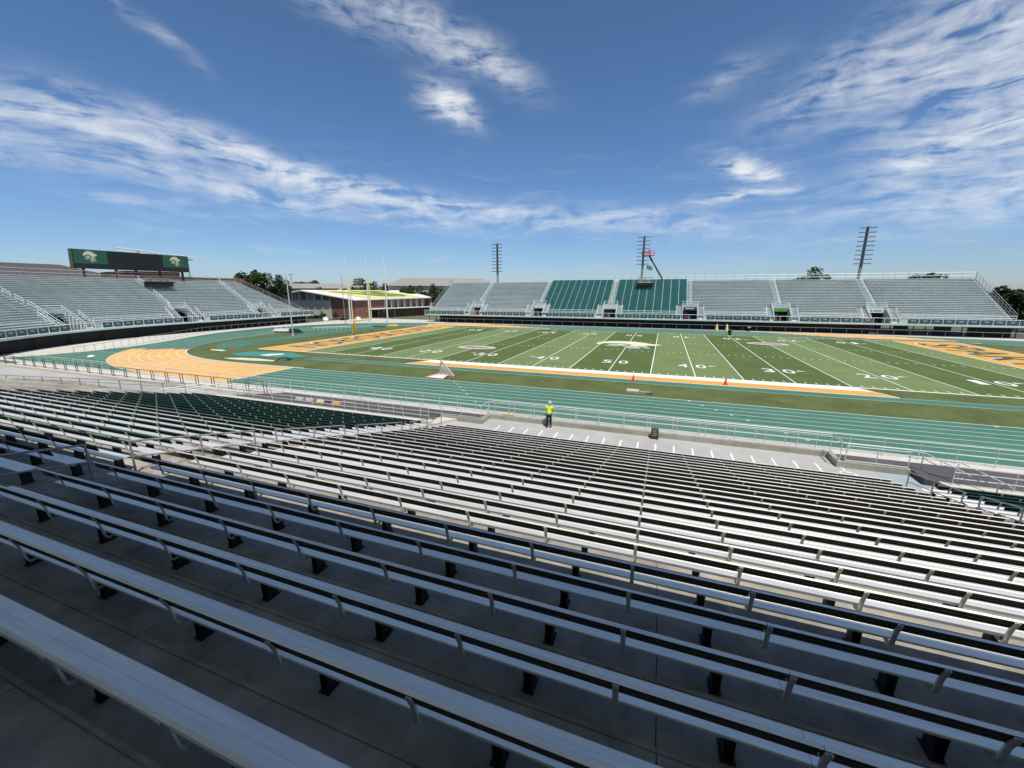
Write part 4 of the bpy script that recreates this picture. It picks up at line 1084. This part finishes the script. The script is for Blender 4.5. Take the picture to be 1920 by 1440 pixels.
for i in range(n + 1):
    for j in range(7):
        x = -1.6 + 3.2 * i / n; y = -.8 + 1.6 * j / 6; rr = (x / 1.6) ** 2 + (y / .8) ** 2
        z = max(0, .55 * (1 - rr)) + (random.random() * .05 if rr < 1 else 0)
        grid[i, j] = (x * .42 - y * .2, x * .36 + y * .6, z * .8)
for i in range(n):
    for j in range(6): b.face([grid[i, j], grid[i + 1, j], grid[i + 1, j + 1], grid[i, j + 1]])
obj('sheet', b, 'tarp', t)
t = thing('white_bottle_bag', 'small white bag on the track near the gold bend', 'bag', (-68.6, -14.6, 0))
b = MB(); b.lathe([(.3, 0), (.42, .12), (.3, .26), (.05, .32)], 10); obj('bag', b, 'roofwhite', t)
# equipment behind the left end zone
t = thing('equipment_cart', 'white and black covered equipment cart by the slim silver pole', 'cart', (-74.3, 21.4, 0), R(15))
b = MB(); b.hexa([(-2.2, -.8, .35), (1.6, -.8, .35), (1.6, .8, .35), (-2.2, .8, .35)], [(-1.8, -.5, .85), (1.3, -.5, .85), (1.3, .5, .85), (-1.8, .5, .85)]); obj('white_cover', b, 'alu', t)
b = MB(); b.hexa([(1.7, -.8, 0), (4.4, -.8, 0), (4.2, .8, 0), (1.7, .8, 0)], [(1.7, -.5, .9), (3.2, -.4, .8), (3.2, .4, .8), (1.7, .5, .9)]); obj('black_cover', b, 'tarp', t)
for x in (-1.9, -.6, .7, 1.4): b = MB(); b.box(x, -.7, .02, x + .1, .7, .36); b.box(x - .1, -.1, .9, x + .3, .1, 1.1); obj('frame_leg', b, 'wallcream', t)
hur = MB()
hur.tube([(-.5, 0, 0), (-.5, 0, 1.0)], .03, 5); hur.tube([(.5, 0, 0), (.5, 0, 1.0)], .03, 5); hur.box(-.6, -.02, .9, .6, .03, 1.06); hur.tube([(-.5, 0, .04), (-.5, .6, .04)], .03, 5); hur.tube([(.5, 0, .04), (.5, .6, .04)], .03, 5)
hm = hur.mesh('frame', 'net')
posw = ['leftmost', 'second', 'third', 'fourth', 'fifth', 'sixth', 'seventh', 'rightmost']
for k in range(8):
    t = thing('hurdle', '%s white hurdle of the row parked behind the end zone' % posw[k], 'hurdle', (-68.8 + k * .62, 25.2 + k * .75, 0), R(35), 'white hurdles behind the end zone')
    link('frame', hm, t)
t = thing('yellow_mat', 'yellow landing mat at the far corner of the left bend', 'mat', (-62.4, 44.9, 0))
b = MB(); b.hexa([(-1.3, -.6, 0), (1.3, -.6, 0), (1.3, .6, 0), (-1.3, .6, 0)], [(-1.1, -.5, .4), (1.1, -.5, .4), (1.1, .5, .4), (-1.1, .5, .4)]); obj('pad', b, 'yellow', t)
t = thing('black_box', 'low black cover on the teal behind the end zone', 'cover', (-64.2, 41.6, 0))
b = MB(); b.box(-1.6, -.8, 0, 1.6, .8, .12); obj('cover', b, 'tarp', t)

# barrier blocks on the asphalt, mat and A-board by the kerb
for k, (x, m_, lab) in enumerate(((-22.8, 'wallcream', 'leftmost cream block lying on the asphalt path'), (-21.7, 'wallcream', 'second cream block lying on the asphalt path'), (-20.5, 'yellowpale', 'pale yellow block left of the black one on the asphalt'), (-19.7, 'navy', 'black block between two yellow ones on the asphalt'), (-18.9, 'yelpad', 'deep yellow block right of the black one on the asphalt'))):
    t = thing('barrier_block', lab, 'block', (x, -21.75, .004), 0, 'blocks lying on the asphalt path')
    b = MB(); b.hexa([(-.38, -.14, 0), (.38, -.14, 0), (.38, .14, 0), (-.38, .14, 0)], [(-.36, -.08, .16), (.36, -.08, .16), (.36, .08, .16), (-.36, .08, .16)]); obj('block', b, m_, t)
t = thing('yellow_roll', 'bright yellow rolled mat behind the guard rail left of the person', 'rolled mat', (-4.65, -19.93, 0))
b = MB(); b.tube([(-.42, 0, .09), (.42, 0, .09)], .09, 12); obj('roll', b, 'yellow', t)
t = thing('a_board', 'dark A-frame board with printed lines on the kerb by the guard rail', 'sign', (5.5, -20.42, -.3))
b = MB(); b.hexa([(-.24, -.16, 0), (.24, -.16, 0), (.24, -.13, 0), (-.24, -.13, 0)], [(-.22, -.03, .68), (.22, -.03, .68), (.22, 0, .68), (-.22, 0, .68)]); o_ = obj('front_board', b, 'sign_dark', t)
b = MB(); b.hexa([(-.24, .16, 0), (.24, .16, 0), (.24, .19, 0), (-.24, .19, 0)], [(-.22, .03, .68), (.22, .03, .68), (.22, .06, .68), (-.22, .06, .68)]); obj('rear_board', b, 'sign_dark', t)
b = MB()
for z, w in ((.56, .14), (.45, .10), (.34, .15), (.23, .12)):
    y = -.16 + .13 * z / .68 - .004; b.face([(-w, y, z), (w, y, z), (w, y + .007, z + .035), (-w, y + .007, z + .035)])
b_ = obj('print', b, 'sign_txt', o_)

# ------------------------------------------------------------------ the person leaning on the rail
def skin_mesh(name, joints, edges, m, levels=2, root=0):
    me = bpy.data.meshes.new(name); me.from_pydata([j[0] for j in joints], edges, [])
    o = bpy.data.objects.new(name, me); COL.objects.link(o)
    sk = o.modifiers.new('s', 'SKIN'); sk.use_smooth_shade = True
    for i, j in enumerate(joints):
        r = j[1]; r = (r, r) if isinstance(r, (int, float)) else r
        me.skin_vertices[0].data[i].radius = r
        me.skin_vertices[0].data[i].use_root = (i == root)
    su = o.modifiers.new('u', 'SUBSURF'); su.levels = levels; su.render_levels = levels
    dg = bpy.context.evaluated_depsgraph_get()
    nm = bpy.data.meshes.new_from_object(o.evaluated_get(dg)); nm.name = name
    bpy.data.objects.remove(o)
    nm.materials.clear(); nm.materials.append(M[m])
    for p_ in nm.polygons: p_.use_smooth = True
    return nm
t = thing('person', 'person in a hi-vis yellow top and black trousers leaning on the guard rail', 'person', (-1.42, -20.62, -.3))
J = [((0, -.02, .95), (.14, .10)), ((0, .02, 1.15), (.13, .09)), ((0, .07, 1.36), (.16, .10)), ((0, .11, 1.50), (.06, .06)), ((0, .14, 1.60), (.055, .06)), ((0, .17, 1.70), (.075, .095)), ((0, .17, 1.77), (.055, .07)),
     ((-.20, .08, 1.44), .055), ((-.235, .20, 1.22), .045), ((-.16, .40, 1.17), .036), ((-.12, .48, 1.17), .035),
     ((.20, .08, 1.44), .055), ((.24, .19, 1.22), .045), ((.19, .39, 1.17), .036), ((.13, .47, 1.17), .035),
     ((-.10, -.03, .88), .085), ((-.11, -.02, .50), .058), ((-.11, -.12, .10), .038), ((-.11, .04, .045), .036),
     ((.10, -.03, .88), .085), ((.12, .06, .50), .058), ((.13, .04, .10), .038), ((.13, .20, .045), .036)]
E_ = [(0, 1), (1, 2), (2, 3), (3, 4), (4, 5), (5, 6), (2, 7), (7, 8), (8, 9), (9, 10), (2, 11), (11, 12), (12, 13), (13, 14), (0, 15), (15, 16), (16, 17), (17, 18), (0, 19), (19, 20), (20, 21), (21, 22)]
link('body', skin_mesh('body', J, E_, 'skin'), t)
JS = [((0, -.04, .90), (.185, .15)), ((0, .0, 1.12), (.175, .14)), ((0, .05, 1.32), (.20, .14)), ((0, .08, 1.46), (.13, .11)), ((-.20, .07, 1.43), .09), ((.20, .07, 1.43), .09), ((-.235, .17, 1.25), .075), ((.24, .16, 1.25), .075)]
JF = [[((-.235, .19, 1.235), .062), ((-.165, .38, 1.17), .048)], [((.24, .18, 1.235), .062), ((.185, .37, 1.17), .048)]]
ES = [(0, 1), (1, 2), (2, 3), (3, 4), (3, 5), (4, 6), (5, 7)]
link('shirt', skin_mesh('shirt', JS, ES, 'hivis'), t)
for jf in JF: link('sleeve', skin_mesh('sleeve', jf, [(0, 1)], 'trouser'), t)
JP = [((0, -.02, .93), (.15, .115)), ((-.10, -.03, .86), .105), ((-.10, -.02, .50), .088), ((-.10, -.11, .12), .072), ((.10, -.03, .86), .105), ((.11, .06, .50), .088), ((.12, .05, .12), .072)]
link('trousers', skin_mesh('trousers', JP, [(0, 1), (1, 2), (2, 3), (0, 4), (4, 5), (5, 6)], 'trouser'), t)
for s, y0_ in ((-.11, -.14), (.13, .02)):
    b = MB(); b.hexa([(s - .05, y0_ - .08, 0), (s + .05, y0_ - .08, 0), (s + .05, y0_ + .22, 0), (s - .05, y0_ + .22, 0)], [(s - .045, y0_ - .06, .11), (s + .045, y0_ - .06, .11), (s + .035, y0_ + .18, .06), (s - .035, y0_ + .18, .06)]); obj('boot', b, 'boot', t)
b = MB(); b.lathe([(.10, -.07), (.112, .0), (.112, .05), (.09, .11), (.03, .14)], 12, (0, .16, 1.72)); b.box(-.07, .24, 1.745, .07, .33, 1.755); obj('cap', b, 'cap', t)
for s in (-1, 1):
    for k in range(4):
        b = MB(); x = s * (.125 - .022 * k); b.tube([(x, .47, 1.18), (x - s * .02, .53, 1.185), (x - s * .025, .56, 1.165), (x - s * .025, .565, 1.135)], .010, 5); obj('finger', b, 'skin', t)
    b = MB(); b.tube([(s * .14, .45, 1.165), (s * .12, .48, 1.13), (s * .10, .51, 1.12)], .011, 5); obj('thumb', b, 'skin', t)
# worker in the lift basket
t = thing('person', 'worker in an orange top standing in the red lift basket', 'person', (-.1, 87.8, 19.76))
link('body', skin_mesh('body', J, E_, 'skin', 1), t)
link('shirt', skin_mesh('shirt', JS, ES, 'cone', 1), t)
link('trousers', skin_mesh('trousers', JP, [(0, 1), (1, 2), (2, 3), (0, 4), (4, 5), (5, 6)], 'cone', 1), t)
b = MB(); b.lathe([(.12, 0), (.12, .05), (.08, .13), (.02, .16)], 10, (0, .165, 1.73)); obj('helmet', b, 'cone', t)

# ------------------------------------------------------------------ brick hall with the painted roof
A, B_, D, PL, PR = Vector((-90.6, 63.3, 6.5)), Vector((-92.4 + 14, 109, 7.0)), Vector((-133.0, 65.5, 7.3)), Vector((-113.6, 63.2, 9.6)), Vector((-104, 112, 9.6))
B_ = Vector((-82.5, 98.0, 6.9)); 
t = thing('field_house', 'brick and pale concrete hall with a white roof painted yellow and green', 'building', (A.x, A.y, 0))
o3 = Vector((A.x, A.y, 0))
def L3(p): return tuple(Vector(p) - o3)
E3 = D + (PR - PL)
b = MB()
for (p, q_, r_, s_) in ((A, B_, PR, PL), (PL, PR, E3, D)):
    n = Vector((0, 0, -.35)); b.hexa([L3(p + n), L3(q_ + n), L3(r_ + n), L3(s_ + n)], [L3(p), L3(q_), L3(r_), L3(s_)])
rf = obj('roof', b, 'roofwhite', t)
def onroof(u, v, lift=.03):
    p = A + (B_ - A) * u; q2 = PL + (PR - PL) * u; r_ = p + (q2 - p) * v; r_.z += lift; return L3(r_)
b = MB(); b.face([onroof(.20, .06), onroof(.90, .05), onroof(.74, .96), onroof(.10, .96)]); obj('yellow_paint', b, 'roofyel', rf)
b = MB()
for P_ in ([(.14, .80), (.22, .82), (.56, .22), (.47, .20)], [(.34, .86), (.40, .87), (.66, .24), (.58, .22)], [(.46, .88), (.54, .89), (.80, .30), (.70, .24)], [(.47, .20), (.70, .17), (.71, .24), (.49, .27)], [(.54, .89), (.70, .86), (.71, .79), (.55, .82)], [(.24, .60), (.42, .56), (.43, .50), (.25, .54)]):
    b.face([onroof(u, v, .06) for u, v in P_])
obj('green_paint', b, 'roofgreen', rf)
# walls set in from the eaves
def inset(p, c, k): return p + (c - p) * k
cenb = (A + B_ + D + E3) / 4
wa, wb, wd, we = [inset(p, cenb, k) for p, k in ((A, .04), (B_, .04), (D, .04), (E3, .04))]
def wall_panel(parent, p, q_, z0, z1, m, name='wall', out=0.0, th=.3):
    d = Vector((q_.x - p.x, q_.y - p.y, 0)).normalized(); n = Vector((d.y, -d.x, 0))
    b = MB(); P0, Q0 = p + n * out, q_ + n * out; P1, Q1 = P0 - n * th, Q0 - n * th
    b.hexa([(P0.x - o3.x, P0.y - o3.y, z0[0] if isinstance(z0, tuple) else z0), (Q0.x - o3.x, Q0.y - o3.y, z0[1] if isinstance(z0, tuple) else z0), (Q1.x - o3.x, Q1.y - o3.y, z0[1] if isinstance(z0, tuple) else z0), (P1.x - o3.x, P1.y - o3.y, z0[0] if isinstance(z0, tuple) else z0)],
           [(P0.x - o3.x, P0.y - o3.y, z1[0] if isinstance(z1, tuple) else z1), (Q0.x - o3.x, Q0.y - o3.y, z1[1] if isinstance(z1, tuple) else z1), (Q1.x - o3.x, Q1.y - o3.y, z1[1] if isinstance(z1, tuple) else z1), (P1.x - o3.x, P1.y - o3.y, z1[0] if isinstance(z1, tuple) else z1)])
    return obj(name, b, m, parent)
def lerp(a, c, f): return a + (c - a) * f
zr = lambda f: (lerp(7.6, 9.6, min(1, f / .45)) if f < .45 else lerp(9.6, 6.4, (f - .45) / .55)) - .42
# gable side: D corner to A corner
g1 = lerp(wd, wa, .74)
wall_panel(t, lerp(wd, wa, 0), lerp(wd, wa, .45), -.1, 6.0, 'wallcream'); wall_panel(t, lerp(wd, wa, .4501), g1, -.1, 6.0, 'wallcream')
wall_panel(t, lerp(wd, wa, 0), lerp(wd, wa, .45), 6.001, (zr(0), zr(.45)), 'wallgrey', out=-.15); wall_panel(t, lerp(wd, wa, .4501), g1, 6.001, (zr(.45), zr(.74)), 'wallgrey', out=-.15)
wall_panel(t, lerp(wd, wa, .7401), wa, -.1, (zr(.74), 6.0), 'brick')
for k in range(9):
    f = .03 + k * .087
    wall_panel(t, lerp(wd, wa, f), lerp(wd, wa, f + .012), -.05, min(zr(f), zr(f + .012)) - .05 if f < .7 else 6.0, 'wallcream', 'pilaster', out=.25, th=.24)
for k in range(8):
    if k in (2, 3, 5): continue
    f = .03 + k * .087 + .02
    if f + .055 < .74: wall_panel(t, lerp(wd, wa, f), lerp(wd, wa, f + .055), 6.2, min(zr(f), zr(f + .055)) - .2, 'brick', 'upper_panel', out=-.10, th=.04)
# long side facing the field
wall_panel(t, wa, wb, -.1, 3.0, 'brick'); wall_panel(t, wa, lerp(wa, wb, .36), 3.001, 6.4, 'brick'); wall_panel(t, lerp(wa, wb, .3601), wb, 3.001, 6.4, 'brick', out=-1.4)
wall_panel(t, lerp(wa, wb, .16), wb, 3.05, 3.35, 'roofwhite', 'canopy', out=2.2, th=2.19)
for k in range(7):
    f = .37 + k * .09
    wall_panel(t, lerp(wa, wb, f), lerp(wa, wb, f + .06), 3.6, 6.1, 'shade', 'window', out=-1.34, th=.05)
    wall_panel(t, lerp(wa, wb, f - .014), lerp(wa, wb, f - .008), 3.36, 6.42, 'wallcream', 'column', out=.1, th=.2)
wall_panel(t, lerp(wa, wb, .19), lerp(wa, wb, .30), 0, 2.9, 'black', 'entrance', out=.03, th=.02)
wall_panel(t, lerp(wa, wb, .262), lerp(wa, wb, .285), 0, 2.8, 'door_o', 'door', out=.06, th=.02)
for f, m_ in ((.12, 'shade'), (.34, 'roofwhite'), (.42, 'roofwhite'), (.62, 'roofwhite')):
    wall_panel(t, lerp(wa, wb, f), lerp(wa, wb, f + .008), 2.2, 2.5, m_, 'wall_lamp', out=.15, th=.1)
wall_panel(t, we, wb, -.1, 6.0, 'brick'); wall_panel(t, wd, we, -.1, 6.0, 'wallcream')

# ------------------------------------------------------------------ other buildings behind
def block(name, label, P, z0, z1, m, roofm=None, roofz=0, cat='building', win=None):
    """P four plan corners; roofz>0 gives a hipped roof"""
    c = sum((Vector(p) for p in P), Vector((0, 0))) / 4
    t = thing(name, label, cat, (c.x, c.y, 0))
    q_ = [(p[0] - c.x, p[1] - c.y) for p in P]
    b = MB(); b.hexa([(x, y, z0) for x, y in q_], [(x, y, z1) for x, y in q_]); obj('wall', b, m, t)
    if roofm:
        e = [(x * 1.04, y * 1.04) for x, y in q_]
        m1 = ((e[0][0] + e[3][0]) / 2 * .72, (e[0][1] + e[3][1]) / 2 * .72); m2 = ((e[1][0] + e[2][0]) / 2 * .72, (e[1][1] + e[2][1]) / 2 * .72)
        b = MB()
        z1 += .01; zr_ = z1 + roofz
        b.face([(*e[0], z1), (*e[1], z1), (*m2, zr_), (*m1, zr_)]); b.face([(*e[2], z1), (*e[3], z1), (*m1, zr_), (*m2, zr_)])
        b.face([(*e[1], z1), (*e[2], z1), (*m2, zr_)]); b.face([(*e[3], z1), (*e[0], z1), (*m1, zr_)]); b.face([(*e[3], z1), (*e[2], z1), (*e[1], z1), (*e[0], z1)])
        obj('roof', b, roofm, t)
    if win:
        for (i, fs, zz0, zz1) in win:
            a, c2 = Vector(q_[i]), Vector(q_[(i + 1) % 4]); d = (c2 - a); n = Vector((d.y, -d.x)).normalized() * .05
            for f in fs:
                p0, p1 = a + d * f + n, a + d * (f + .035) + n; b = MB(); k = n * .8
                b.hexa([(p0.x - k.x, p0.y - k.y, zz0), (p1.x - k.x, p1.y - k.y, zz0), (p1.x, p1.y, zz0), (p0.x, p0.y, zz0)], [(p0.x - k.x, p0.y - k.y, zz1), (p1.x - k.x, p1.y - k.y, zz1), (p1.x, p1.y, zz1), (p0.x, p0.y, zz1)]); obj('window', b, 'glass', t)
    return t
block('slate_roof_building', 'low building with a large slate roof behind the scoreboard', [(-150, -35), (-140, 28), (-185, 36), (-195, -28)], 0, 12.2, 'wallcream', 'roofdark', 4.6)
block('brick_wall_building', 'long low red brick building behind the curved grandstand', [(-113, 15), (-112, 43), (-124, 45), (-125, 16)], 0, 12.75, 'brick', None)
block('brick_tower_block', 'red brick block with pale panels seen under the scoreboard', [(-126, 20), (-122, 31), (-140, 36), (-144, 24)], 0, 14.2, 'brick', 'roofgrey', .3, win=[(0, [.05, .15, .6, .75], 12.9, 13.8)])
block('brick_school', 'red brick building with grey roof beyond the big tree', [(-166, 92), (-140, 121), (-155, 135), (-182, 106)], 0, 10.6, 'brick', 'roofgrey', 2.4, win=[(0, [.1, .2, .3, .45, .55, .65], 6.5, 8.4)])
block('grey_roof_hall', 'brick hall with a low grey roof behind the painted roof', [(-137, 106), (-112, 128), (-126, 142), (-150, 120)], 0, 9.6, 'brick', 'roofgrey', 2.3)
block('pale_pavilion', 'pale concrete pavilion just behind the white ridge', [(-131, 92), (-117, 104), (-124, 112), (-138, 100)], 0, 9.6, 'wallgrey', None)
block('large_grey_roof_hall', 'large hall with a broad grey roof behind the row of conifers', [(-118, 118), (-72, 152), (-100, 190), (-146, 156)], 0, 11.8, 'wallcream', 'roofgrey', 4.5)
block('distant_white_building', 'distant white building on the wooded rise at right', [(150, 160), (190, 150), (194, 162), (154, 172)], 0, 16.2, 'roofwhite', None)

# tower crane and other distant masts
t = thing('tower_crane', 'pale tower crane jib rising beyond the scoreboard', 'crane', (-352, 132, 0), R(60.4))
b = MB(); b.tube([(0, 0, 0), (0, 0, 40.5)], .55, 4); obj('mast', b, 'net', t)
b = MB(); b.tube([(0, 0, 37), (50, 0, 32.4)], .22, 4); b.tube([(0, 0, 39), (50, 0, 33.9)], .22, 4)
for k in range(25): b.tube([(k * 2, 0, 37 - k * .184), (k * 2 + 1, 0, 39 - k * .204), (k * 2 + 2, 0, 37 - (k + 1) * .184)], .14, 3)
obj('jib', b, 'net', t)
for x, y, h, lab, m_ in ((-188, 127, 18.2, 'lattice mast on the roofs left of the painted roof', 'railgrey'), (-130, 38.7, 18.3, 'street light with a flat head right of the scoreboard', 'railgrey')):
    t = thing('mast', lab, 'mast', (x, y, 0)); b = MB(); b.tube([(0, 0, 0), (0, 0, h)], [.25, .12], 5); obj('shaft', b, m_, t)
    b = MB(); b.box(-.9, -.9, h - .1, .9, .9, h + .15); obj('head', b, m_, t)

# ------------------------------------------------------------------ vegetation
def crown_mesh(name, rx, ry, rz, n, leaf, m, seed, clumps=26, conical=False):
    rnd = random.Random(seed); b = MB(); cl = []
    for k in range(clumps):
        while True:
            p = Vector((rnd.uniform(-1, 1), rnd.uniform(-1, 1), rnd.uniform(-.75, 1)))
            if p.length < 1 and p.length > .25: break
        if conical:
            z = rnd.uniform(-1, 1); rr = (1 - (z + 1) / 2) * .9 + .08; a = rnd.uniform(0, 6.28); p = Vector((rr * math.cos(a), rr * math.sin(a), z))
        cl.append((p, rnd.uniform(.22, .42) if not conical else rnd.uniform(.15, .3)))
    for k in range(n):
        c, r = cl[rnd.randrange(clumps)]
        d = Vector((rnd.gauss(0, 1), rnd.gauss(0, 1), rnd.gauss(0, 1))).normalized() * r * rnd.uniform(.55, 1.05)
        p = c + d; p = Vector((p.x * rx, p.y * ry, p.z * rz))
        a = Vector((rnd.gauss(0, 1), rnd.gauss(0, 1), rnd.gauss(0, .6))).normalized(); q2 = a.cross(Vector((rnd.gauss(0, 1), rnd.gauss(0, 1), rnd.gauss(0, 1)))).normalized()
        s = leaf * rnd.uniform(.6, 1.3)
        b.face([p - a * s, p + q2 * s * .7, p + a * s, p - q2 * s * .7])
    me = b.mesh(name, m); return me
CR = [crown_mesh('crown', 1, 1, 1, 5200, .075, 'leaf1', 1, 34), crown_mesh('crown', 1, 1, 1, 5200, .075, 'leaf2', 2, 30), crown_mesh('crown', 1, 1, 1, 4200, .07, 'leaf1', 3, 24)]
CON = crown_mesh('crown', 1, 1, 1, 2600, .085, 'leaf1', 4, 60, True)
def tree(x, y, h, rx, rz, label, kind=0, cat='tree', name='tree', g=None, con=False):
    t = thing(name, label, cat, (x, y, 0), random.uniform(0, 6), g)
    c = link('crown', CON if con else CR[kind], t, (0, 0, h - rz)); c.scale = (rx, rx, rz)
    b = MB(); b.tube([(0, 0, -.2), (.1, 0, (h - rz) * .55), (0, .1, h - rz)], [rx * .09, rx * .065, rx * .04], 7)
    for k in range(4):
        a = k * 1.6 + .4; b.tube([(0, 0, (h - rz) * .6), (math.cos(a) * rx * .5, math.sin(a) * rx * .5, h - rz + rz * .2)], [rx * .04, rx * .015], 5)
    obj('trunk', b, 'bark', t)
tree(-112.5, 45.5, 15.4, 4.6, 4.4, 'large dark round oak beside the right end of the curved grandstand', 0, name='oak_tree')
tree(-107.5, 49.0, 13.4, 3.8, 3.7, 'lower dark oak in front of the large one by the end rail', 2, name='oak_tree')
tree(-122, 80, 10.2, 4.0, 3.2, 'small tree in front of the brick school', 1)
tree(-128, 74, 9.6, 3.6, 3.0, 'low tree hiding the foot of the brick school', 2)
tree(-178, 128, 15.0, 7, 4, 'distant round tree top above the grey roofs', 0)
tree(-160, 150, 15.8, 9, 4.5, 'broad distant trees above the painted roof', 1)
for k, (x, y, h) in enumerate(((-116, 97, 11.6), (-111, 99, 12.6), (-106, 101, 12.0), (-121, 95, 11.0))):
    tree(x, y, h, 3.2, 3.6, '%s bushy tree behind the yellow roof paint' % ['second', 'third', 'rightmost', 'leftmost'][k], k % 3, g='bushy trees behind the painted roof')
for k, (x, y, h) in enumerate(((-96.5, 103, 11.6), (-92.0, 106, 10.8), (-88, 110, 11.6), (-84, 113, 11.0), (-80.5, 117, 11.9), (-76.5, 119, 11.2), (-73, 122, 11.6))):
    tree(x, y, h, 3.5, 4.4, '%s dark evergreen in front of the large grey roof' % ['leftmost', 'second', 'third', 'middle', 'fifth', 'sixth', 'rightmost'][k], k % 3, name='evergreen_tree', g='evergreens in front of the grey roof hall')
tree(47.5, 107, 15.3, 5.6, 4.5, 'low round tree top behind the rightmost silver block', 1)
tree(71.5, 99, 14.0, 3.6, 3, 'small tree top above the right back rail', 0)
k = 0
for i in range(22):
    a = R(46 - i * 1.05); r_ = 118 + (i * 37 % 60)
    x, y = 5 + r_ * math.sin(R(24 + i * 1.1)), -46 + r_ * math.cos(R(24 + i * 1.1))
    if x < 82: continue
    tree(x, y, 9.2 + (i * 7 % 5) * .5, 5.6, 4.2, '%s tree of the wooded rise right of the far stand' % (ORD[k] if k < 24 else 'last'), i % 3, g='trees on the wooded rise'); k += 1
# shrubs in front of the hall and by the fence
sh = 0
for (x, y, h, r_) in [(-96.5, 60.6, 2.6, .9), (-101.5, 60.2, 2.4, 1.1), (-92, 59.4, 1.4, 1.6), (-105, 60, 1.6, 2.0)]:
    tree(x, y, h, r_, h * .48, '%s shrub at the foot of the pale wall' % ['slim upright', 'rounded', 'low spreading', 'wide dark'][sh], 1, 'shrub', 'shrub'); sh += 1
for k in range(6):
    f = .38 + k * .10; p = lerp(wa, wb, f); d = Vector((wb.x - wa.x, wb.y - wa.y, 0)).normalized(); n = Vector((d.y, -d.x, 0)) * 3
    tree(p.x + n.x, p.y + n.y, 2.3, .8, 1.1, '%s small upright shrub in front of the brick hall' % ORD[k], k % 3, 'shrub', 'shrub', 'upright shrubs in front of the brick hall', con=True)
for k, (x, y) in enumerate(((-93.5, 53.2), (-84.5, 57.4))):
    t = thing('white_tank', ['white rounded cover by the fence left of the hall corner', 'white rounded cover behind the goal post'][k], 'cover', (x, y, 0)); b = MB(); b.lathe([(.7, 0), (.9, .4), (.75, 1.0), (.2, 1.3)], 12); obj('cover', b, 'roofwhite', t)
